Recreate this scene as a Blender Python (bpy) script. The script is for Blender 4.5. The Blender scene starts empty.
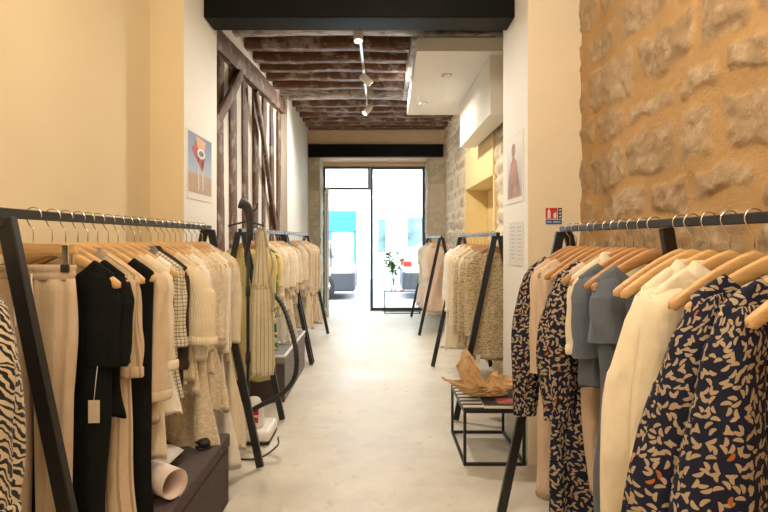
import bpy, bmesh, math, random
import numpy as np
from mathutils import Vector, Matrix
PI = math.pi
C = bpy.context.scene.collection
CAM = 1.4            # eye height; depths run along +Y

# ------------------------------------------------------------------ materials
def new_mat(name):
    m = bpy.data.materials.new(name); m.use_nodes = True
    nt = m.node_tree; b = nt.nodes['Principled BSDF']
    return m, nt, b
def N(nt, t, **kw):
    n = nt.nodes.new(t)
    for k, v in kw.items(): setattr(n, k, v)
    return n
def L(nt, a, b): nt.links.new(a, b)
def math_node(nt, op, a, b=None, c=None):
    n = N(nt, 'ShaderNodeMath', operation=op)
    for i, v in enumerate((a, b, c)):
        if v is None: continue
        if isinstance(v, (int, float)): n.inputs[i].default_value = v
        else: L(nt, v, n.inputs[i])
    return n.outputs[0]
def mixc(nt, f, a, b):
    n = N(nt, 'ShaderNodeMix', data_type='RGBA')
    if isinstance(f, (int, float)): n.inputs[0].default_value = f
    else: L(nt, f, n.inputs[0])
    for i, v in ((6, a), (7, b)):
        if isinstance(v, tuple): n.inputs[i].default_value = (*v[:3], 1)
        else: L(nt, v, n.inputs[i])
    return n.outputs[2]
def coords(nt, scale=(1, 1, 1)):
    tc = N(nt, 'ShaderNodeTexCoord'); mp = N(nt, 'ShaderNodeMapping')
    mp.inputs['Scale'].default_value = scale
    L(nt, tc.outputs['Object'], mp.inputs[0]); return mp.outputs[0]
def noise(nt, vec, scale, detail=3, rough=.5):
    n = N(nt, 'ShaderNodeTexNoise'); n.inputs['Scale'].default_value = scale
    n.inputs['Detail'].default_value = detail; n.inputs['Roughness'].default_value = rough
    L(nt, vec, n.inputs['Vector']); return n.outputs['Fac']
def ramp(nt, f, lo, hi):
    n = N(nt, 'ShaderNodeMapRange'); n.inputs[1].default_value = lo; n.inputs[2].default_value = hi
    L(nt, f, n.inputs[0]); return n.outputs[0]
def bump(nt, b, h, strength=.3, dist=.01):
    n = N(nt, 'ShaderNodeBump'); n.inputs['Strength'].default_value = strength; n.inputs['Distance'].default_value = dist
    L(nt, h, n.inputs['Height']); L(nt, n.outputs[0], b.inputs['Normal'])
def simple(name, col, rough=.6, metal=0, var=.0, scale=(1, 1, 1), ns=8, bs=0, bd=.002, spec=None):
    m, nt, b = new_mat(name)
    b.inputs['Roughness'].default_value = rough; b.inputs['Metallic'].default_value = metal
    if spec is not None: b.inputs['Specular IOR Level'].default_value = spec
    v = coords(nt, scale); f = noise(nt, v, ns, 4)
    dk = tuple(c * (1 - var) for c in col); lt = tuple(min(1, c * (1 + var)) for c in col)
    L(nt, mixc(nt, ramp(nt, f, .3, .7), dk, lt), b.inputs['Base Color'])
    if bs: bump(nt, b, f, bs, bd)
    return m
def emit(name, col, s):
    m, nt, b = new_mat(name); b.inputs['Base Color'].default_value = (*col, 1)
    b.inputs['Emission Color'].default_value = (*col, 1); b.inputs['Emission Strength'].default_value = s
    return m
def cloth(name, col, pattern=None, col2=(0, 0, 0), knit=False, thin=False):
    m, nt, b = new_mat(name)
    b.inputs['Roughness'].default_value = .9; b.inputs['Specular IOR Level'].default_value = .15
    b.inputs['Sheen Weight'].default_value = .15 if max(col) > .1 else 0
    v = coords(nt); fine = noise(nt, v, 260, 2); big = noise(nt, v, 14, 3)
    base = mixc(nt, ramp(nt, big, .3, .7), tuple(c * .93 for c in col), tuple(min(1, c * 1.05) for c in col))
    h = fine
    tcu = N(nt, 'ShaderNodeTexCoord'); v = tcu.outputs['UV']
    if pattern == 'plaid':
        sx = N(nt, 'ShaderNodeSeparateXYZ'); L(nt, v, sx.inputs[0])
        a = math_node(nt, 'PINGPONG', sx.outputs[0], .008); c = math_node(nt, 'PINGPONG', sx.outputs[1], .008)
        a = math_node(nt, 'LESS_THAN', a, .0017); c = math_node(nt, 'LESS_THAN', c, .0017)
        f = math_node(nt, 'MAXIMUM', a, c); base = mixc(nt, f, base, col2)
    elif pattern == 'stripe':
        sx = N(nt, 'ShaderNodeSeparateXYZ'); L(nt, v, sx.inputs[0])
        a = math_node(nt, 'PINGPONG', sx.outputs[0], .016); a = math_node(nt, 'LESS_THAN', a, .0035)
        base = mixc(nt, a, base, col2)
    elif pattern in ('leaf', 'leafgreen'):
        S = 36 if pattern == 'leaf' else 14
        sx = N(nt, 'ShaderNodeSeparateXYZ'); L(nt, v, sx.inputs[0])
        cb = N(nt, 'ShaderNodeCombineXYZ')
        L(nt, sx.outputs[0], cb.inputs[0]); L(nt, sx.outputs[1], cb.inputs[1])
        tot = None; accent = None
        for k in range(2):
            off = N(nt, 'ShaderNodeVectorMath', operation='MULTIPLY_ADD'); L(nt, cb.outputs[0], off.inputs[0])
            off.inputs[1].default_value = (S, S, 0); off.inputs[2].default_value = (k * 3.37, k * 5.71, 0)
            vo = N(nt, 'ShaderNodeTexVoronoi', voronoi_dimensions='2D'); vo.inputs['Scale'].default_value = 1
            vo.inputs['Randomness'].default_value = .75
            L(nt, off.outputs[0], vo.inputs['Vector'])
            sub = N(nt, 'ShaderNodeVectorMath', operation='SUBTRACT'); L(nt, off.outputs[0], sub.inputs[0]); L(nt, vo.outputs['Position'], sub.inputs[1])
            rot = N(nt, 'ShaderNodeVectorRotate', rotation_type='Z_AXIS'); L(nt, sub.outputs[0], rot.inputs['Vector'])
            sc = N(nt, 'ShaderNodeSeparateColor'); L(nt, vo.outputs['Color'], sc.inputs[0])
            L(nt, math_node(nt, 'MULTIPLY', sc.outputs[0], 6.28), rot.inputs['Angle'])
            s2 = N(nt, 'ShaderNodeSeparateXYZ'); L(nt, rot.outputs[0], s2.inputs[0])
            x2 = math_node(nt, 'MULTIPLY', s2.outputs[0], s2.outputs[0])
            yv = math_node(nt, 'SUBTRACT', s2.outputs[1], math_node(nt, 'MULTIPLY', x2, .75))
            yv = math_node(nt, 'ADD', yv, .06)
            y2 = math_node(nt, 'MULTIPLY', math_node(nt, 'MULTIPLY', yv, yv), 5.8)
            d = math_node(nt, 'LESS_THAN', math_node(nt, 'ADD', x2, y2), .15)
            acc = math_node(nt, 'MULTIPLY', d, math_node(nt, 'GREATER_THAN', sc.outputs[1], .965))
            tot = d if tot is None else math_node(nt, 'MAXIMUM', tot, d)
            accent = acc if accent is None else math_node(nt, 'MAXIMUM', accent, acc)
        base = mixc(nt, tot, base, col2)
        if pattern == 'leaf': base = mixc(nt, accent, base, (.42, .13, .03))
    elif pattern == 'palm':
        w = N(nt, 'ShaderNodeTexWave', wave_type='BANDS', bands_direction='DIAGONAL'); w.inputs['Scale'].default_value = 30
        w.inputs['Distortion'].default_value = 9; w.inputs['Detail'].default_value = 1.5; w.inputs['Detail Scale'].default_value = 1.0
        L(nt, v, w.inputs['Vector']); base = mixc(nt, math_node(nt, 'GREATER_THAN', w.outputs['Fac'], .52), base, col2)
    elif pattern == 'fleck':
        v2 = coords(nt, (26, 26, 110)); f = noise(nt, v2, 1.7, 3); base = mixc(nt, ramp(nt, f, .47, .60), base, col2)
    elif pattern == 'lace':
        vo = N(nt, 'ShaderNodeTexVoronoi'); vo.inputs['Scale'].default_value = 70; L(nt, v, vo.inputs['Vector'])
        base = mixc(nt, ramp(nt, vo.outputs['Distance'], .1, .6), base, col2); h = vo.outputs['Distance']
    if knit:
        w = N(nt, 'ShaderNodeTexWave', wave_type='BANDS', bands_direction='X'); w.inputs['Scale'].default_value = 28
        w.inputs['Distortion'].default_value = 2.5; L(nt, v, w.inputs['Vector']); h = w.outputs['Fac']
    L(nt, base, b.inputs['Base Color'])
    bp = N(nt, 'ShaderNodeBump'); bp.inputs['Strength'].default_value = .35 if (knit or pattern == 'lace') else .18; bp.inputs['Distance'].default_value = .004
    L(nt, h, bp.inputs['Height']); wr = noise(nt, coords(nt, (1, 1, .38)), 11, 3, .5); b2_ = N(nt, 'ShaderNodeBump'); b2_.inputs['Strength'].default_value = .85; b2_.inputs['Distance'].default_value = .03
    L(nt, wr, b2_.inputs['Height']); L(nt, bp.outputs[0], b2_.inputs['Normal']); L(nt, b2_.outputs[0], b.inputs['Normal'])
    if thin:
        b.inputs['Transmission Weight'].default_value = 0
    return m
M = {}
M['yellow_wall'] = simple('yellow_wall', (.76, .63, .41), .75, var=.02, ns=3, bs=.05)
M['pillar'] = simple('pillar', (.78, .68, .52), .75, var=.02, ns=3, bs=.05)
M['white_wall'] = simple('white_wall', (.82, .80, .75), .7, var=.015, ns=3, bs=.05)
M['tan_wall'] = simple('tan_wall', (.66, .50, .33), .8, var=.04, ns=5, bs=.1)
M['ochre'] = simple('ochre', (.80, .62, .30), .8, var=.04, ns=6, bs=.1)
M['black_beam'] = simple('black_beam', (.004, .005, .004), .45, var=.2, ns=5, bs=.1, spec=.12)
M['rack'] = simple('rack_metal', (.012, .012, .013), .38, metal=0, var=.1)
M['dark_frame'] = simple('dark_frame', (.05, .055, .065), .4, var=.05)
M['steel'] = simple('steel', (.72, .70, .67), .22, metal=1, var=.03)
M['wood'] = simple('hanger_wood', (.62, .38, .17), .38, var=.14, scale=(3, 12, 30), ns=3, bs=.05)
M['wood_red'] = simple('hanger_wood_dark', (.46, .24, .10), .36, var=.16, scale=(3, 12, 30), ns=3, bs=.05)
M['felt'] = simple('felt', (.105, .082, .078), .95, var=.3, ns=160, bs=.5, bd=.003, spec=.1)
M['felt_l'] = simple('felt_grey', (.27, .26, .27), .95, var=.15, ns=160, bs=.4, bd=.003, spec=.1)
M['board_white'] = simple('board_white', (.8, .79, .76), .5, var=.02)
M['white_plastic'] = simple('white_plastic', (.82, .80, .76), .35, var=.01)
M['red'] = simple('red_paint', (.55, .03, .03), .4, var=.05)
M['blue_ink'] = simple('blue_ink', (.03, .08, .25), .5, var=.03)
M['ink'] = simple('ink', (.02, .02, .025), .5, var=.03)
M['rubber'] = simple('rubber', (.022, .020, .018), .55, var=.1)
M['kraft'] = simple('kraft', (.60, .38, .19), .6, var=.12, ns=9, bs=.3, bd=.006)
M['paper'] = simple('paper', (.78, .74, .68), .7, var=.03)
M['tagcard'] = simple('tag_card', (.62, .50, .36), .8, var=.03)
M['pinkpaper'] = simple('pink_paper', (.72, .58, .53), .6, var=.04)
M['carbody'] = simple('car_silver', (.62, .64, .68), .25, metal=.3, var=.01)
M['carwhite'] = simple('car_white', (.78, .78, .8), .25, var=.01)
M['cardark'] = simple('car_plastic', (.05, .055, .07), .5, var=.02)
M['tyre'] = simple('tyre', (.02, .02, .025), .8, var=.05)
M['facade'] = simple('facade', (.82, .82, .80), .8, var=.02, ns=2)
M['blue'] = simple('blue_shop', (.015, .20, .42), .5, var=.05)
M['palebl'] = simple('pale_blue', (.35, .60, .68), .4, var=.05)
M['winglass'] = simple('street_window', (.12, .20, .22), .15, var=.5, ns=3)
M['asphalt'] = simple('asphalt', (.30, .31, .34), .8, var=.1, ns=30)
M['leafgreen'] = simple('leaf_green', (.09, .24, .05), .5, var=.3, ns=20)
M['bead'] = simple('white_trim', (.75, .75, .72), .4, var=.01)
def glass(name, tint=(1, 1, 1)):
    m = bpy.data.materials.new(name); m.use_nodes = True; nt = m.node_tree; nt.nodes.clear()
    o = N(nt, 'ShaderNodeOutputMaterial'); t = N(nt, 'ShaderNodeBsdfTransparent'); g = N(nt, 'ShaderNodeBsdfGlossy')
    g.inputs['Roughness'].default_value = .02; t.inputs[0].default_value = (*tint, 1)
    fr = N(nt, 'ShaderNodeFresnel'); fr.inputs[0].default_value = 1.3
    mx = N(nt, 'ShaderNodeMixShader'); L(nt, fr.outputs[0], mx.inputs[0]); L(nt, t.outputs[0], mx.inputs[1]); L(nt, g.outputs[0], mx.inputs[2])
    L(nt, mx.outputs[0], o.inputs[0]); return m
M['glass'] = glass('clear_glass', (.95, .98, .97))
def floor_mat():
    m, nt, b = new_mat('polished_concrete'); v = coords(nt)
    f = noise(nt, v, 1.6, 6, .62); g = noise(nt, v, 9, 5, .6)
    c = mixc(nt, ramp(nt, f, .35, .65), (.54, .485, .40), (.73, .68, .59))
    c = mixc(nt, ramp(nt, g, .58, .75), c, (.48, .41, .32))
    L(nt, c, b.inputs['Base Color']); L(nt, ramp(nt, f, -.4, 1.6), b.inputs['Roughness'])
    bump(nt, b, g, .06, .004); return m
M['floor'] = floor_mat()
def stone_mat(name, mortar, s1, s2, pale, bs=.5):
    m, nt, b = new_mat(name); v = coords(nt); b.inputs['Roughness'].default_value = .9; b.inputs['Specular IOR Level'].default_value = .15
    am = N(nt, 'ShaderNodeAttribute', attribute_name='mask'); ar = N(nt, 'ShaderNodeAttribute', attribute_name='rnd')
    st = mixc(nt, ar.outputs['Fac'], s1, s2); n1 = noise(nt, v, 11, 8, .65); n2 = noise(nt, v, 45, 6, .7)
    st = mixc(nt, ramp(nt, n1, .50, .72), st, pale)
    st = mixc(nt, ramp(nt, n2, .60, .74), st, tuple(c * .45 for c in s1))
    c = mixc(nt, am.outputs['Fac'], mortar, st); L(nt, c, b.inputs['Base Color'])
    bump(nt, b, math_node(nt, 'ADD', n1, n2), bs, .02); return m
M['stone_warm'] = stone_mat('warm_rubble', (.50, .31, .145), (.37, .25, .145), (.46, .325, .20), (.56, .44, .31), .6)
M['stone_pale'] = stone_mat('pale_rubble', (.78, .68, .52), (.46, .35, .23), (.72, .60, .43), (.80, .73, .62))
M['stone_block'] = stone_mat('jamb_blocks', (.60, .54, .44), (.48, .41, .30), (.66, .56, .42), (.70, .63, .52), .3)
def timber(name, base, worn, sc, amt, rg=.42):
    m, nt, b = new_mat(name); v = coords(nt, sc); b.inputs['Roughness'].default_value = rg
    f = noise(nt, v, 3, 8, .7); g = noise(nt, coords(nt), 7, 5, .6)
    c = mixc(nt, ramp(nt, f, .3, .7), tuple(x * .45 for x in base), base)
    w = math_node(nt, 'MULTIPLY', ramp(nt, g, amt, amt + .12), ramp(nt, f, .35, .6))
    L(nt, mixc(nt, w, c, worn), b.inputs['Base Color']); bump(nt, b, f, .3, .01); return m
M['joist'] = timber('joist_timber', (.19, .085, .046), (.46, .41, .38), (2, 14, 14), .50)
M['joist_pale'] = timber('worn_timber', (.30, .25, .22), (.62, .59, .56), (2, 12, 12), .38)
M['post'] = timber('post_timber', (.16, .080, .048), (.40, .34, .30), (14, 14, 2), .53, .7)
M['between'] = simple('joist_infill', (.14, .085, .055), .9, var=.3, ns=6)

# cloths
M['c_palm'] = cloth('palm_print', (.55, .44, .31), 'palm', (.02, .02, .02))
M['c_marl'] = cloth('beige_marl', (.55, .42, .29))
M['c_black'] = cloth('black_jersey', (.007, .008, .0075))
M['c_brown'] = cloth('dark_brown', (.04, .028, .022))
M['c_beige'] = cloth('beige_cotton', (.62, .48, .33))
M['c_bseam'] = cloth('beige_seams', (.60, .46, .31), 'stripe', (.36, .26, .17))
M['c_cream'] = cloth('cream_knit', (.74, .62, .44), knit=True)
M['c_cream2'] = cloth('cream_cotton', (.80, .69, .52))
M['c_ecru'] = cloth('ecru_linen', (.74, .64, .48))
M['c_lace'] = cloth('cream_lace', (.84, .75, .60), 'lace', (.66, .55, .40))
M['c_white'] = cloth('white_cotton', (.85, .80, .71))
M['c_plaid'] = cloth('plaid_cotton', (.72, .64, .50), 'plaid', (.20, .17, .14))
M['c_stripe'] = cloth('striped_linen', (.72, .62, .42), 'stripe', (.42, .35, .25))
M['c_yellow'] = cloth('yellow_cotton', (.80, .66, .30))
M['c_green'] = cloth('green_leaf_print', (.05, .20, .07), 'leafgreen', (.72, .70, .50))
M['c_navy'] = cloth('navy_leaf_print', (.016, .018, .040), 'leaf', (.40, .305, .21))
M['c_slate'] = cloth('slate_cotton', (.12, .14, .18))
M['c_rose'] = cloth('rose_beige', (.66, .50, .38))
M['c_fleck'] = cloth('fleck_print', (.66, .55, .37), 'fleck', (.30, .21, .12))
M['c_ivory'] = cloth('ivory_linen', (.80, .70, .53))
M['c_pink'] = cloth('pale_pink', (.82, .64, .54))

# ------------------------------------------------------------------ object helpers
def link(name, me, mat, parent=None):
    o = bpy.data.objects.new(name, me); C.objects.link(o)
    if mat is not None and not me.materials: me.materials.append(M[mat] if isinstance(mat, str) else mat)
    if parent is not None: o.parent = parent
    return o
def tag(o, label=None, cat=None, group=None, kind=None):
    if label: o['label'] = label
    if cat: o['category'] = cat
    if group: o['group'] = group
    if kind: o['kind'] = kind
    return o
def empty(name, loc, rz=0, label=None, cat=None, group=None, kind=None):
    o = bpy.data.objects.new(name, None); C.objects.link(o); o.empty_display_size = .05
    o.location = loc; o.rotation_euler = (0, 0, rz); return tag(o, label, cat, group, kind)
def mesh_from(v, f, smooth=False, name='m'):
    me = bpy.data.meshes.new(name); me.from_pydata([tuple(p) for p in v], [], f); me.update()
    if smooth: me.polygons.foreach_set('use_smooth', [True] * len(me.polygons))
    return me
def ring_uv(me, n):
    co = [v.co.copy() for v in me.vertices]; rows = len(co) // n
    mid = rows // 2; per = sum((co[mid * n + j] - co[mid * n + (j + 1) % n]).length for j in range(n))
    acc = [0.]
    for j in range(n): acc.append(acc[-1] + (co[mid * n + j] - co[mid * n + (j + 1) % n]).length)
    vv = [0.]
    for i in range(1, rows):
        vv.append(vv[-1] + max((co[i * n] - co[(i - 1) * n]).length, (co[i * n + n // 4] - co[(i - 1) * n + n // 4]).length) if i else 0)
    uv = me.uv_layers.new(name='cloth'); off = random.Random(n * rows + int(per * 1e4)).uniform(0, 5)
    for p in me.polygons:
        js = [i % n for i in p.vertices]; wrap = (0 in js) and (n - 1 in js) and len(js) == 4
        for li, vi in zip(p.loop_indices, p.vertices):
            i, j = divmod(vi, n); i = min(i, rows - 1)
            uv.data[li].uv = (acc[n] if (wrap and j == 0) else acc[j], off - vv[i])
    return me
def bm_mesh(bm, smooth=False):
    me = bpy.data.meshes.new('m'); bm.normal_update(); bm.to_mesh(me); bm.free()
    if smooth: me.polygons.foreach_set('use_smooth', [True] * len(me.polygons))
    return me
def add_box(bm, lo, hi, bev=0, mtx=None, seg=1):
    r = bmesh.ops.create_cube(bm, size=1); vs = r['verts']
    for v in vs:
        v.co = Vector([(lo[i] + hi[i]) / 2 + v.co[i] * (hi[i] - lo[i]) for i in range(3)])
    if bev:
        es = list({e for v in vs for e in v.link_edges})
        r = bmesh.ops.bevel(bm, geom=es, offset=bev, segments=seg, affect='EDGES', profile=.5)
        vs = list({v for f in r['faces'] for v in f.verts} | {v for v in vs if v.is_valid})
    if mtx: bmesh.ops.transform(bm, matrix=mtx, verts=[v for v in vs if v.is_valid])
def box(name, lo, hi, mat, parent=None, bev=.002):
    bm = bmesh.new(); add_box(bm, lo, hi, bev); return link(name, bm_mesh(bm), mat, parent)
def bar(name, a, b, w, t, mat, parent=None, bev=.003, up=(0, 1, 0)):
    """square bar from a to b, w across, t along `up`"""
    a = Vector(a); b = Vector(b); z = (b - a).normalized(); y = Vector(up); x = y.cross(z).normalized(); y = z.cross(x)
    R = Matrix((x, y, z)).transposed().to_4x4(); R.translation = (a + b) / 2; l = (b - a).length
    bm = bmesh.new(); add_box(bm, (-w / 2, -t / 2, -l / 2), (w / 2, t / 2, l / 2), bev, R)
    return link(name, bm_mesh(bm), mat, parent)
def tube_mesh(pts, rad, seg=10, cap=True):
    pts = [Vector(p) for p in pts]; n = len(pts); rr = rad if isinstance(rad, (list, tuple)) else [rad] * n
    v = []; f = []; ref = None
    for i, p in enumerate(pts):
        d = (pts[min(i + 1, n - 1)] - pts[max(i - 1, 0)]).normalized()
        if ref is None: ref = d.orthogonal().normalized()
        ref = (ref - d * ref.dot(d)).normalized(); s = d.cross(ref)
        for k in range(seg):
            a = 2 * PI * k / seg; v.append(p + (ref * math.cos(a) + s * math.sin(a)) * rr[i])
        if i:
            for k in range(seg):
                a0 = (i - 1) * seg; f.append((a0 + k, a0 + (k + 1) % seg, a0 + seg + (k + 1) % seg, a0 + seg + k))
    if cap: f.append(tuple(range(seg))[::-1]); f.append(tuple(range((n - 1) * seg, n * seg)))
    return mesh_from(v, f, True)
def tube(name, pts, rad, mat, parent=None, seg=10): return link(name, tube_mesh(pts, rad, seg), mat, parent)
def spline(ctrl, n=8):
    ctrl = [Vector(c) for c in ctrl]; out = []
    P = [ctrl[0] * 2 - ctrl[1]] + ctrl + [ctrl[-1] * 2 - ctrl[-2]]
    for i in range(1, len(P) - 2):
        for k in range(n):
            t = k / n; a, b, c, d = P[i - 1:i + 3]
            out.append(.5 * ((2 * b) + (c - a) * t + (2 * a - 5 * b + 4 * c - d) * t * t + (3 * b - a - 3 * c + d) * t ** 3))
    out.append(ctrl[-1]); return out
def lathe(prof, seg=24):
    v = []; f = []
    for i, (r, z) in enumerate(prof):
        for k in range(seg):
            a = 2 * PI * k / seg; v.append((r * math.cos(a), r * math.sin(a), z))
        if i:
            for k in range(seg):
                a0 = (i - 1) * seg; f.append((a0 + k, a0 + (k + 1) % seg, a0 + seg + (k + 1) % seg, a0 + seg + k))
    f.append(tuple(range(seg))[::-1]); f.append(tuple(range((len(prof) - 1) * seg, len(prof) * seg)))
    return mesh_from(v, f, True)
def prism(name, poly, axis, lo, hi, mat, parent=None, bev=0, seg=2):
    """2D polygon extruded along axis (0 = x, 1 = y)"""
    bm = bmesh.new(); n = len(poly)
    def P(p, h): return (h, p[0], p[1]) if axis == 0 else (p[0], h, p[1])
    a = [bm.verts.new(P(p, lo)) for p in poly]; b = [bm.verts.new(P(p, hi)) for p in poly]
    bm.faces.new(a); bm.faces.new(b[::-1])
    for i in range(n): bm.faces.new((a[i], b[i], b[(i + 1) % n], a[(i + 1) % n]))
    bmesh.ops.recalc_face_normals(bm, faces=bm.faces[:])
    if bev: bmesh.ops.bevel(bm, geom=bm.edges[:], offset=bev, segments=seg, affect='EDGES', profile=.5)
    return link(name, bm_mesh(bm, bev > 0), mat, parent)
def S(o): o['kind'] = 'structure'; return o

# ------------------------------------------------------------------ stone walls as real relief
def vnoise(u, v, s, rng):
    g = rng.random((64, 64)); x = (u * s) % 63; y = (v * s) % 63; i = x.astype(int); j = y.astype(int); a = x - i; b = y - j
    a = a * a * (3 - 2 * a); b = b * b * (3 - 2 * b)
    return (g[i, j] * (1 - a) * (1 - b) + g[i + 1, j] * a * (1 - b) + g[i, j + 1] * (1 - a) * b + g[i + 1, j + 1] * a * b) - .5
def stone_wall(name, o, ud, nd, W, H, res, rows, lens, depth, joint, mat, seed, wob=.05, hole=None, rough=.012):
    rng = np.random.default_rng(seed); nu = int(W / res) + 1; nv = int(H / res) + 1
    U, V = np.meshgrid(np.linspace(0, W, nu), np.linspace(0, H, nv), indexing='ij')
    u = U + wob * vnoise(U, V, 3.1, rng) + wob * .4 * vnoise(U, V, 11, rng); v = V + wob * vnoise(U, V, 2.7, rng) + wob * .4 * vnoise(U, V, 12, rng)
    u = u + .3; v = v + .1
    edges = [0.]
    while edges[-1] < H + .6: edges.append(edges[-1] + rng.uniform(*rows))
    mask = np.zeros_like(U); rnd = np.zeros_like(U); hh = np.zeros_like(U)
    for i in range(len(edges) - 1):
        v0, v1 = edges[i], edges[i + 1]; xs = [-rng.uniform(*lens)]
        while xs[-1] < W + 1: xs.append(xs[-1] + rng.uniform(*lens))
        for k in range(len(xs) - 1):
            a, b = xs[k], xs[k + 1]; s0 = rng.uniform(-.02, .02)
            sel = (v >= v0) & (v < v1) & (u >= a) & (u < b)
            if not sel.any(): continue
            du = np.minimum(u[sel] - a, b - u[sel]); dv = np.minimum(v[sel] - v0 + s0, v1 - v[sel])
            r = .05; dd = np.where((du < r) & (dv < r), r - np.sqrt((r - np.minimum(du, r)) ** 2 + (r - np.minimum(dv, r)) ** 2), np.minimum(du, dv))
            j = joint * rng.uniform(.6, 1.5)
            t = np.clip((dd - j) / (.022), 0, 1); t = t * t * (3 - 2 * t)
            mask[sel] = t; rnd[sel] = rng.random(); hh[sel] = t * depth * rng.uniform(.3, 1.0) + t * depth * .5 * np.clip(dd / .1, 0, 1)
    hh += rough * 1.6 * vnoise(U, V, 7, rng) + mask * rough * 1.5 * vnoise(U, V, 19, rng) + mask * rough * vnoise(U, V, 38, rng)
    ud = np.array(ud); nd = np.array(nd); o = np.array(o)
    P = o + U[..., None] * ud + V[..., None] * np.array((0, 0, 1.)) + hh[..., None] * nd
    idx = np.arange(nu * nv).reshape(nu, nv); q = np.stack([idx[:-1, :-1], idx[1:, :-1], idx[1:, 1:], idx[:-1, 1:]], -1)
    cu = (U[:-1, :-1] + U[1:, 1:]) / 2; cv = (V[:-1, :-1] + V[1:, 1:]) / 2
    keep = np.ones(cu.shape, bool)
    if hole: keep &= ~((cu > hole[0]) & (cu < hole[1]) & (cv > hole[2]) & (cv < hole[3]))
    me = bpy.data.meshes.new(name); q = q[keep].reshape(-1, 4)
    if np.dot(np.cross(ud, (0, 0, 1.)), nd) < 0: q = q[:, ::-1]
    me.from_pydata(P.reshape(-1, 3).tolist(), [], q.tolist()); me.update()
    for nm, arr in (('mask', mask), ('rnd', rnd)):
        at = me.attributes.new(nm, 'FLOAT', 'POINT'); at.data.foreach_set('value', arr.reshape(-1).astype(np.float32))
    me.polygons.foreach_set('use_smooth', [True] * len(me.polygons))
    return S(link(name, me, mat))

# ------------------------------------------------------------------ the room
S(box('floor', (-2.2, -3.0, -.2), (2.0, 10.45, 0), 'floor', bev=0))
S(box('wall_left', (-1.60, -3.0, 0), (-1.385, 3.11, 3.25), 'yellow_wall', bev=0))
S(box('wall_back', (-1.6, -3.2, 0), (1.6, -3.0, 3.25), 'yellow_wall', bev=0))
S(box('wall_right', (1.295, -3.0, 0), (1.5, 3.16, 3.25), 'tan_wall', bev=0))
stone_wall('wall_right_rubble', (1.255, .35, 0), (0, 1, 0), (-1, 0, 0), 2.81, 3.2, .0115, (.17, .29), (.26, .60), .010, .024, 'stone_warm', 7, .12, rough=.012)
pl = S(box('trim_1', (-1.60, 3.11, 0), (-1.18, 3.75, 3.6), 'yellow_wall', bev=.004))
pl.data.materials.append(M['white_wall'])
for p in pl.data.polygons:
    if p.normal.x > .9: p.material_index = 1
pr = S(box('trim_2', (.926, 3.16, 0), (1.6, 3.79, 3.6), 'pillar', bev=.004))
pr.data.materials.append(M['white_wall'])
for p in pr.data.polygons:
    if p.normal.x < -.9: p.material_index = 1
S(box('ceiling', (-1.6, -3.0, 3.25), (1.6, 3.46, 3.4), 'white_wall', bev=0))
S(box('ceiling_far', (-1.8, 3.46, 3.58), (1.6, 10.4, 3.75), 'between', bev=0))
o = box('crossbeam', (-1.179, 3.46, 2.905), (.925, 3.68, 3.579), 'black_beam', bev=.006)
tag(o, 'thick black painted beam spanning between the two near pillars', 'beam')

# timber framed wall on the left
S(box('wall_left_timber_bay', (-1.62, 3.75, 0), (-1.402, 7.35, 3.58), 'white_wall', bev=0))
def rough_beam(name, a, b, w, t, mat, up=(0, 1, 0), seed=0, amp=.012, parent=None, seg=22):
    rnd = random.Random(seed); a = Vector(a); b = Vector(b); z = (b - a).normalized(); y = Vector(up); x = y.cross(z).normalized(); y = z.cross(x)
    l = (b - a).length; n = max(4, int(l / .12)); v = []; f = []
    prof = [(-.5, -.38), (-.38, -.5), (.38, -.5), (.5, -.38), (.5, .38), (.38, .5), (-.38, .5), (-.5, .38)]
    ph = [rnd.uniform(0, 6) for _ in range(6)]
    for i in range(n + 1):
        s = i / n; c = a.lerp(b, s) + x * amp * math.sin(s * 5 + ph[0]) + y * amp * .6 * math.sin(s * 4 + ph[1])
        sw = 1 + .09 * math.sin(s * 9 + ph[2]) + rnd.uniform(-.04, .04); st = 1 + .06 * math.sin(s * 8 + ph[3])
        for k, (px, py) in enumerate(prof): v.append(c + x * px * w * sw + y * py * t * st + x * rnd.uniform(-.002, .002))
        if i:
            for k in range(8): q = (i - 1) * 8; f.append((q + k, q + (k + 1) % 8, q + 8 + (k + 1) % 8, q + 8 + k))
    f.append(tuple(range(8))[::-1]); f.append(tuple(range(n * 8, n * 8 + 8)))
    me = mesh_from(v, f, True); bm = bmesh.new(); bm.from_mesh(me); bmesh.ops.recalc_face_normals(bm, faces=bm.faces[:])
    for e in bm.edges:
        if len(e.link_faces) == 2 and e.calc_face_angle() > .9: e.smooth = False
    bm.to_mesh(me); bm.free(); me.update()
    return link(name, me, mat, parent)
o = rough_beam('wall_plate_beam', (-1.385, 3.76, 3.07), (-1.385, 7.34, 3.30), .12, .20, 'post', (0, 0, 1), 3, .006)
tag(o, 'long brown timber beam running along the top of the timber-framed wall', 'beam')
posts = [(4.02, .15, 'right beside the pillar with the poster'), (4.53, .14, 'first one clear of the poster pillar'), (4.92, .17, 'wide and worn grey in its lower half'),
         (5.36, .15, 'crossed at its top by the long slanting brace'), (5.80, .15, 'middle of the row, standing under the slanting brace'), (6.25, .13, 'just past the middle of the row'),
         (6.70, .14, 'second from the white pier'), (7.14, .15, 'nearest the white pier')]
for i, (y, w, d) in enumerate(posts):
    zt = 2.96 + .23 * (y - 3.76) / 3.58
    o = rough_beam('wall_stud', (-1.415, y, 0), (-1.415, y, zt - .002), .075, w * 1.3, 'post', (0, 1, 0), 20 + i, .008)
    tag(o, 'rough brown wall stud, ' + d, 'post', 'studs of the timber-framed wall')
o = rough_beam('timber_brace', (-1.345, 5.02, 3.04), (-1.345, 4.12, 2.25), .04, .11, 'post', (0, 1, 0), 41, .006); tag(o, 'short brown diagonal brace leaning down toward the poster pillar', 'brace')
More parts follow.
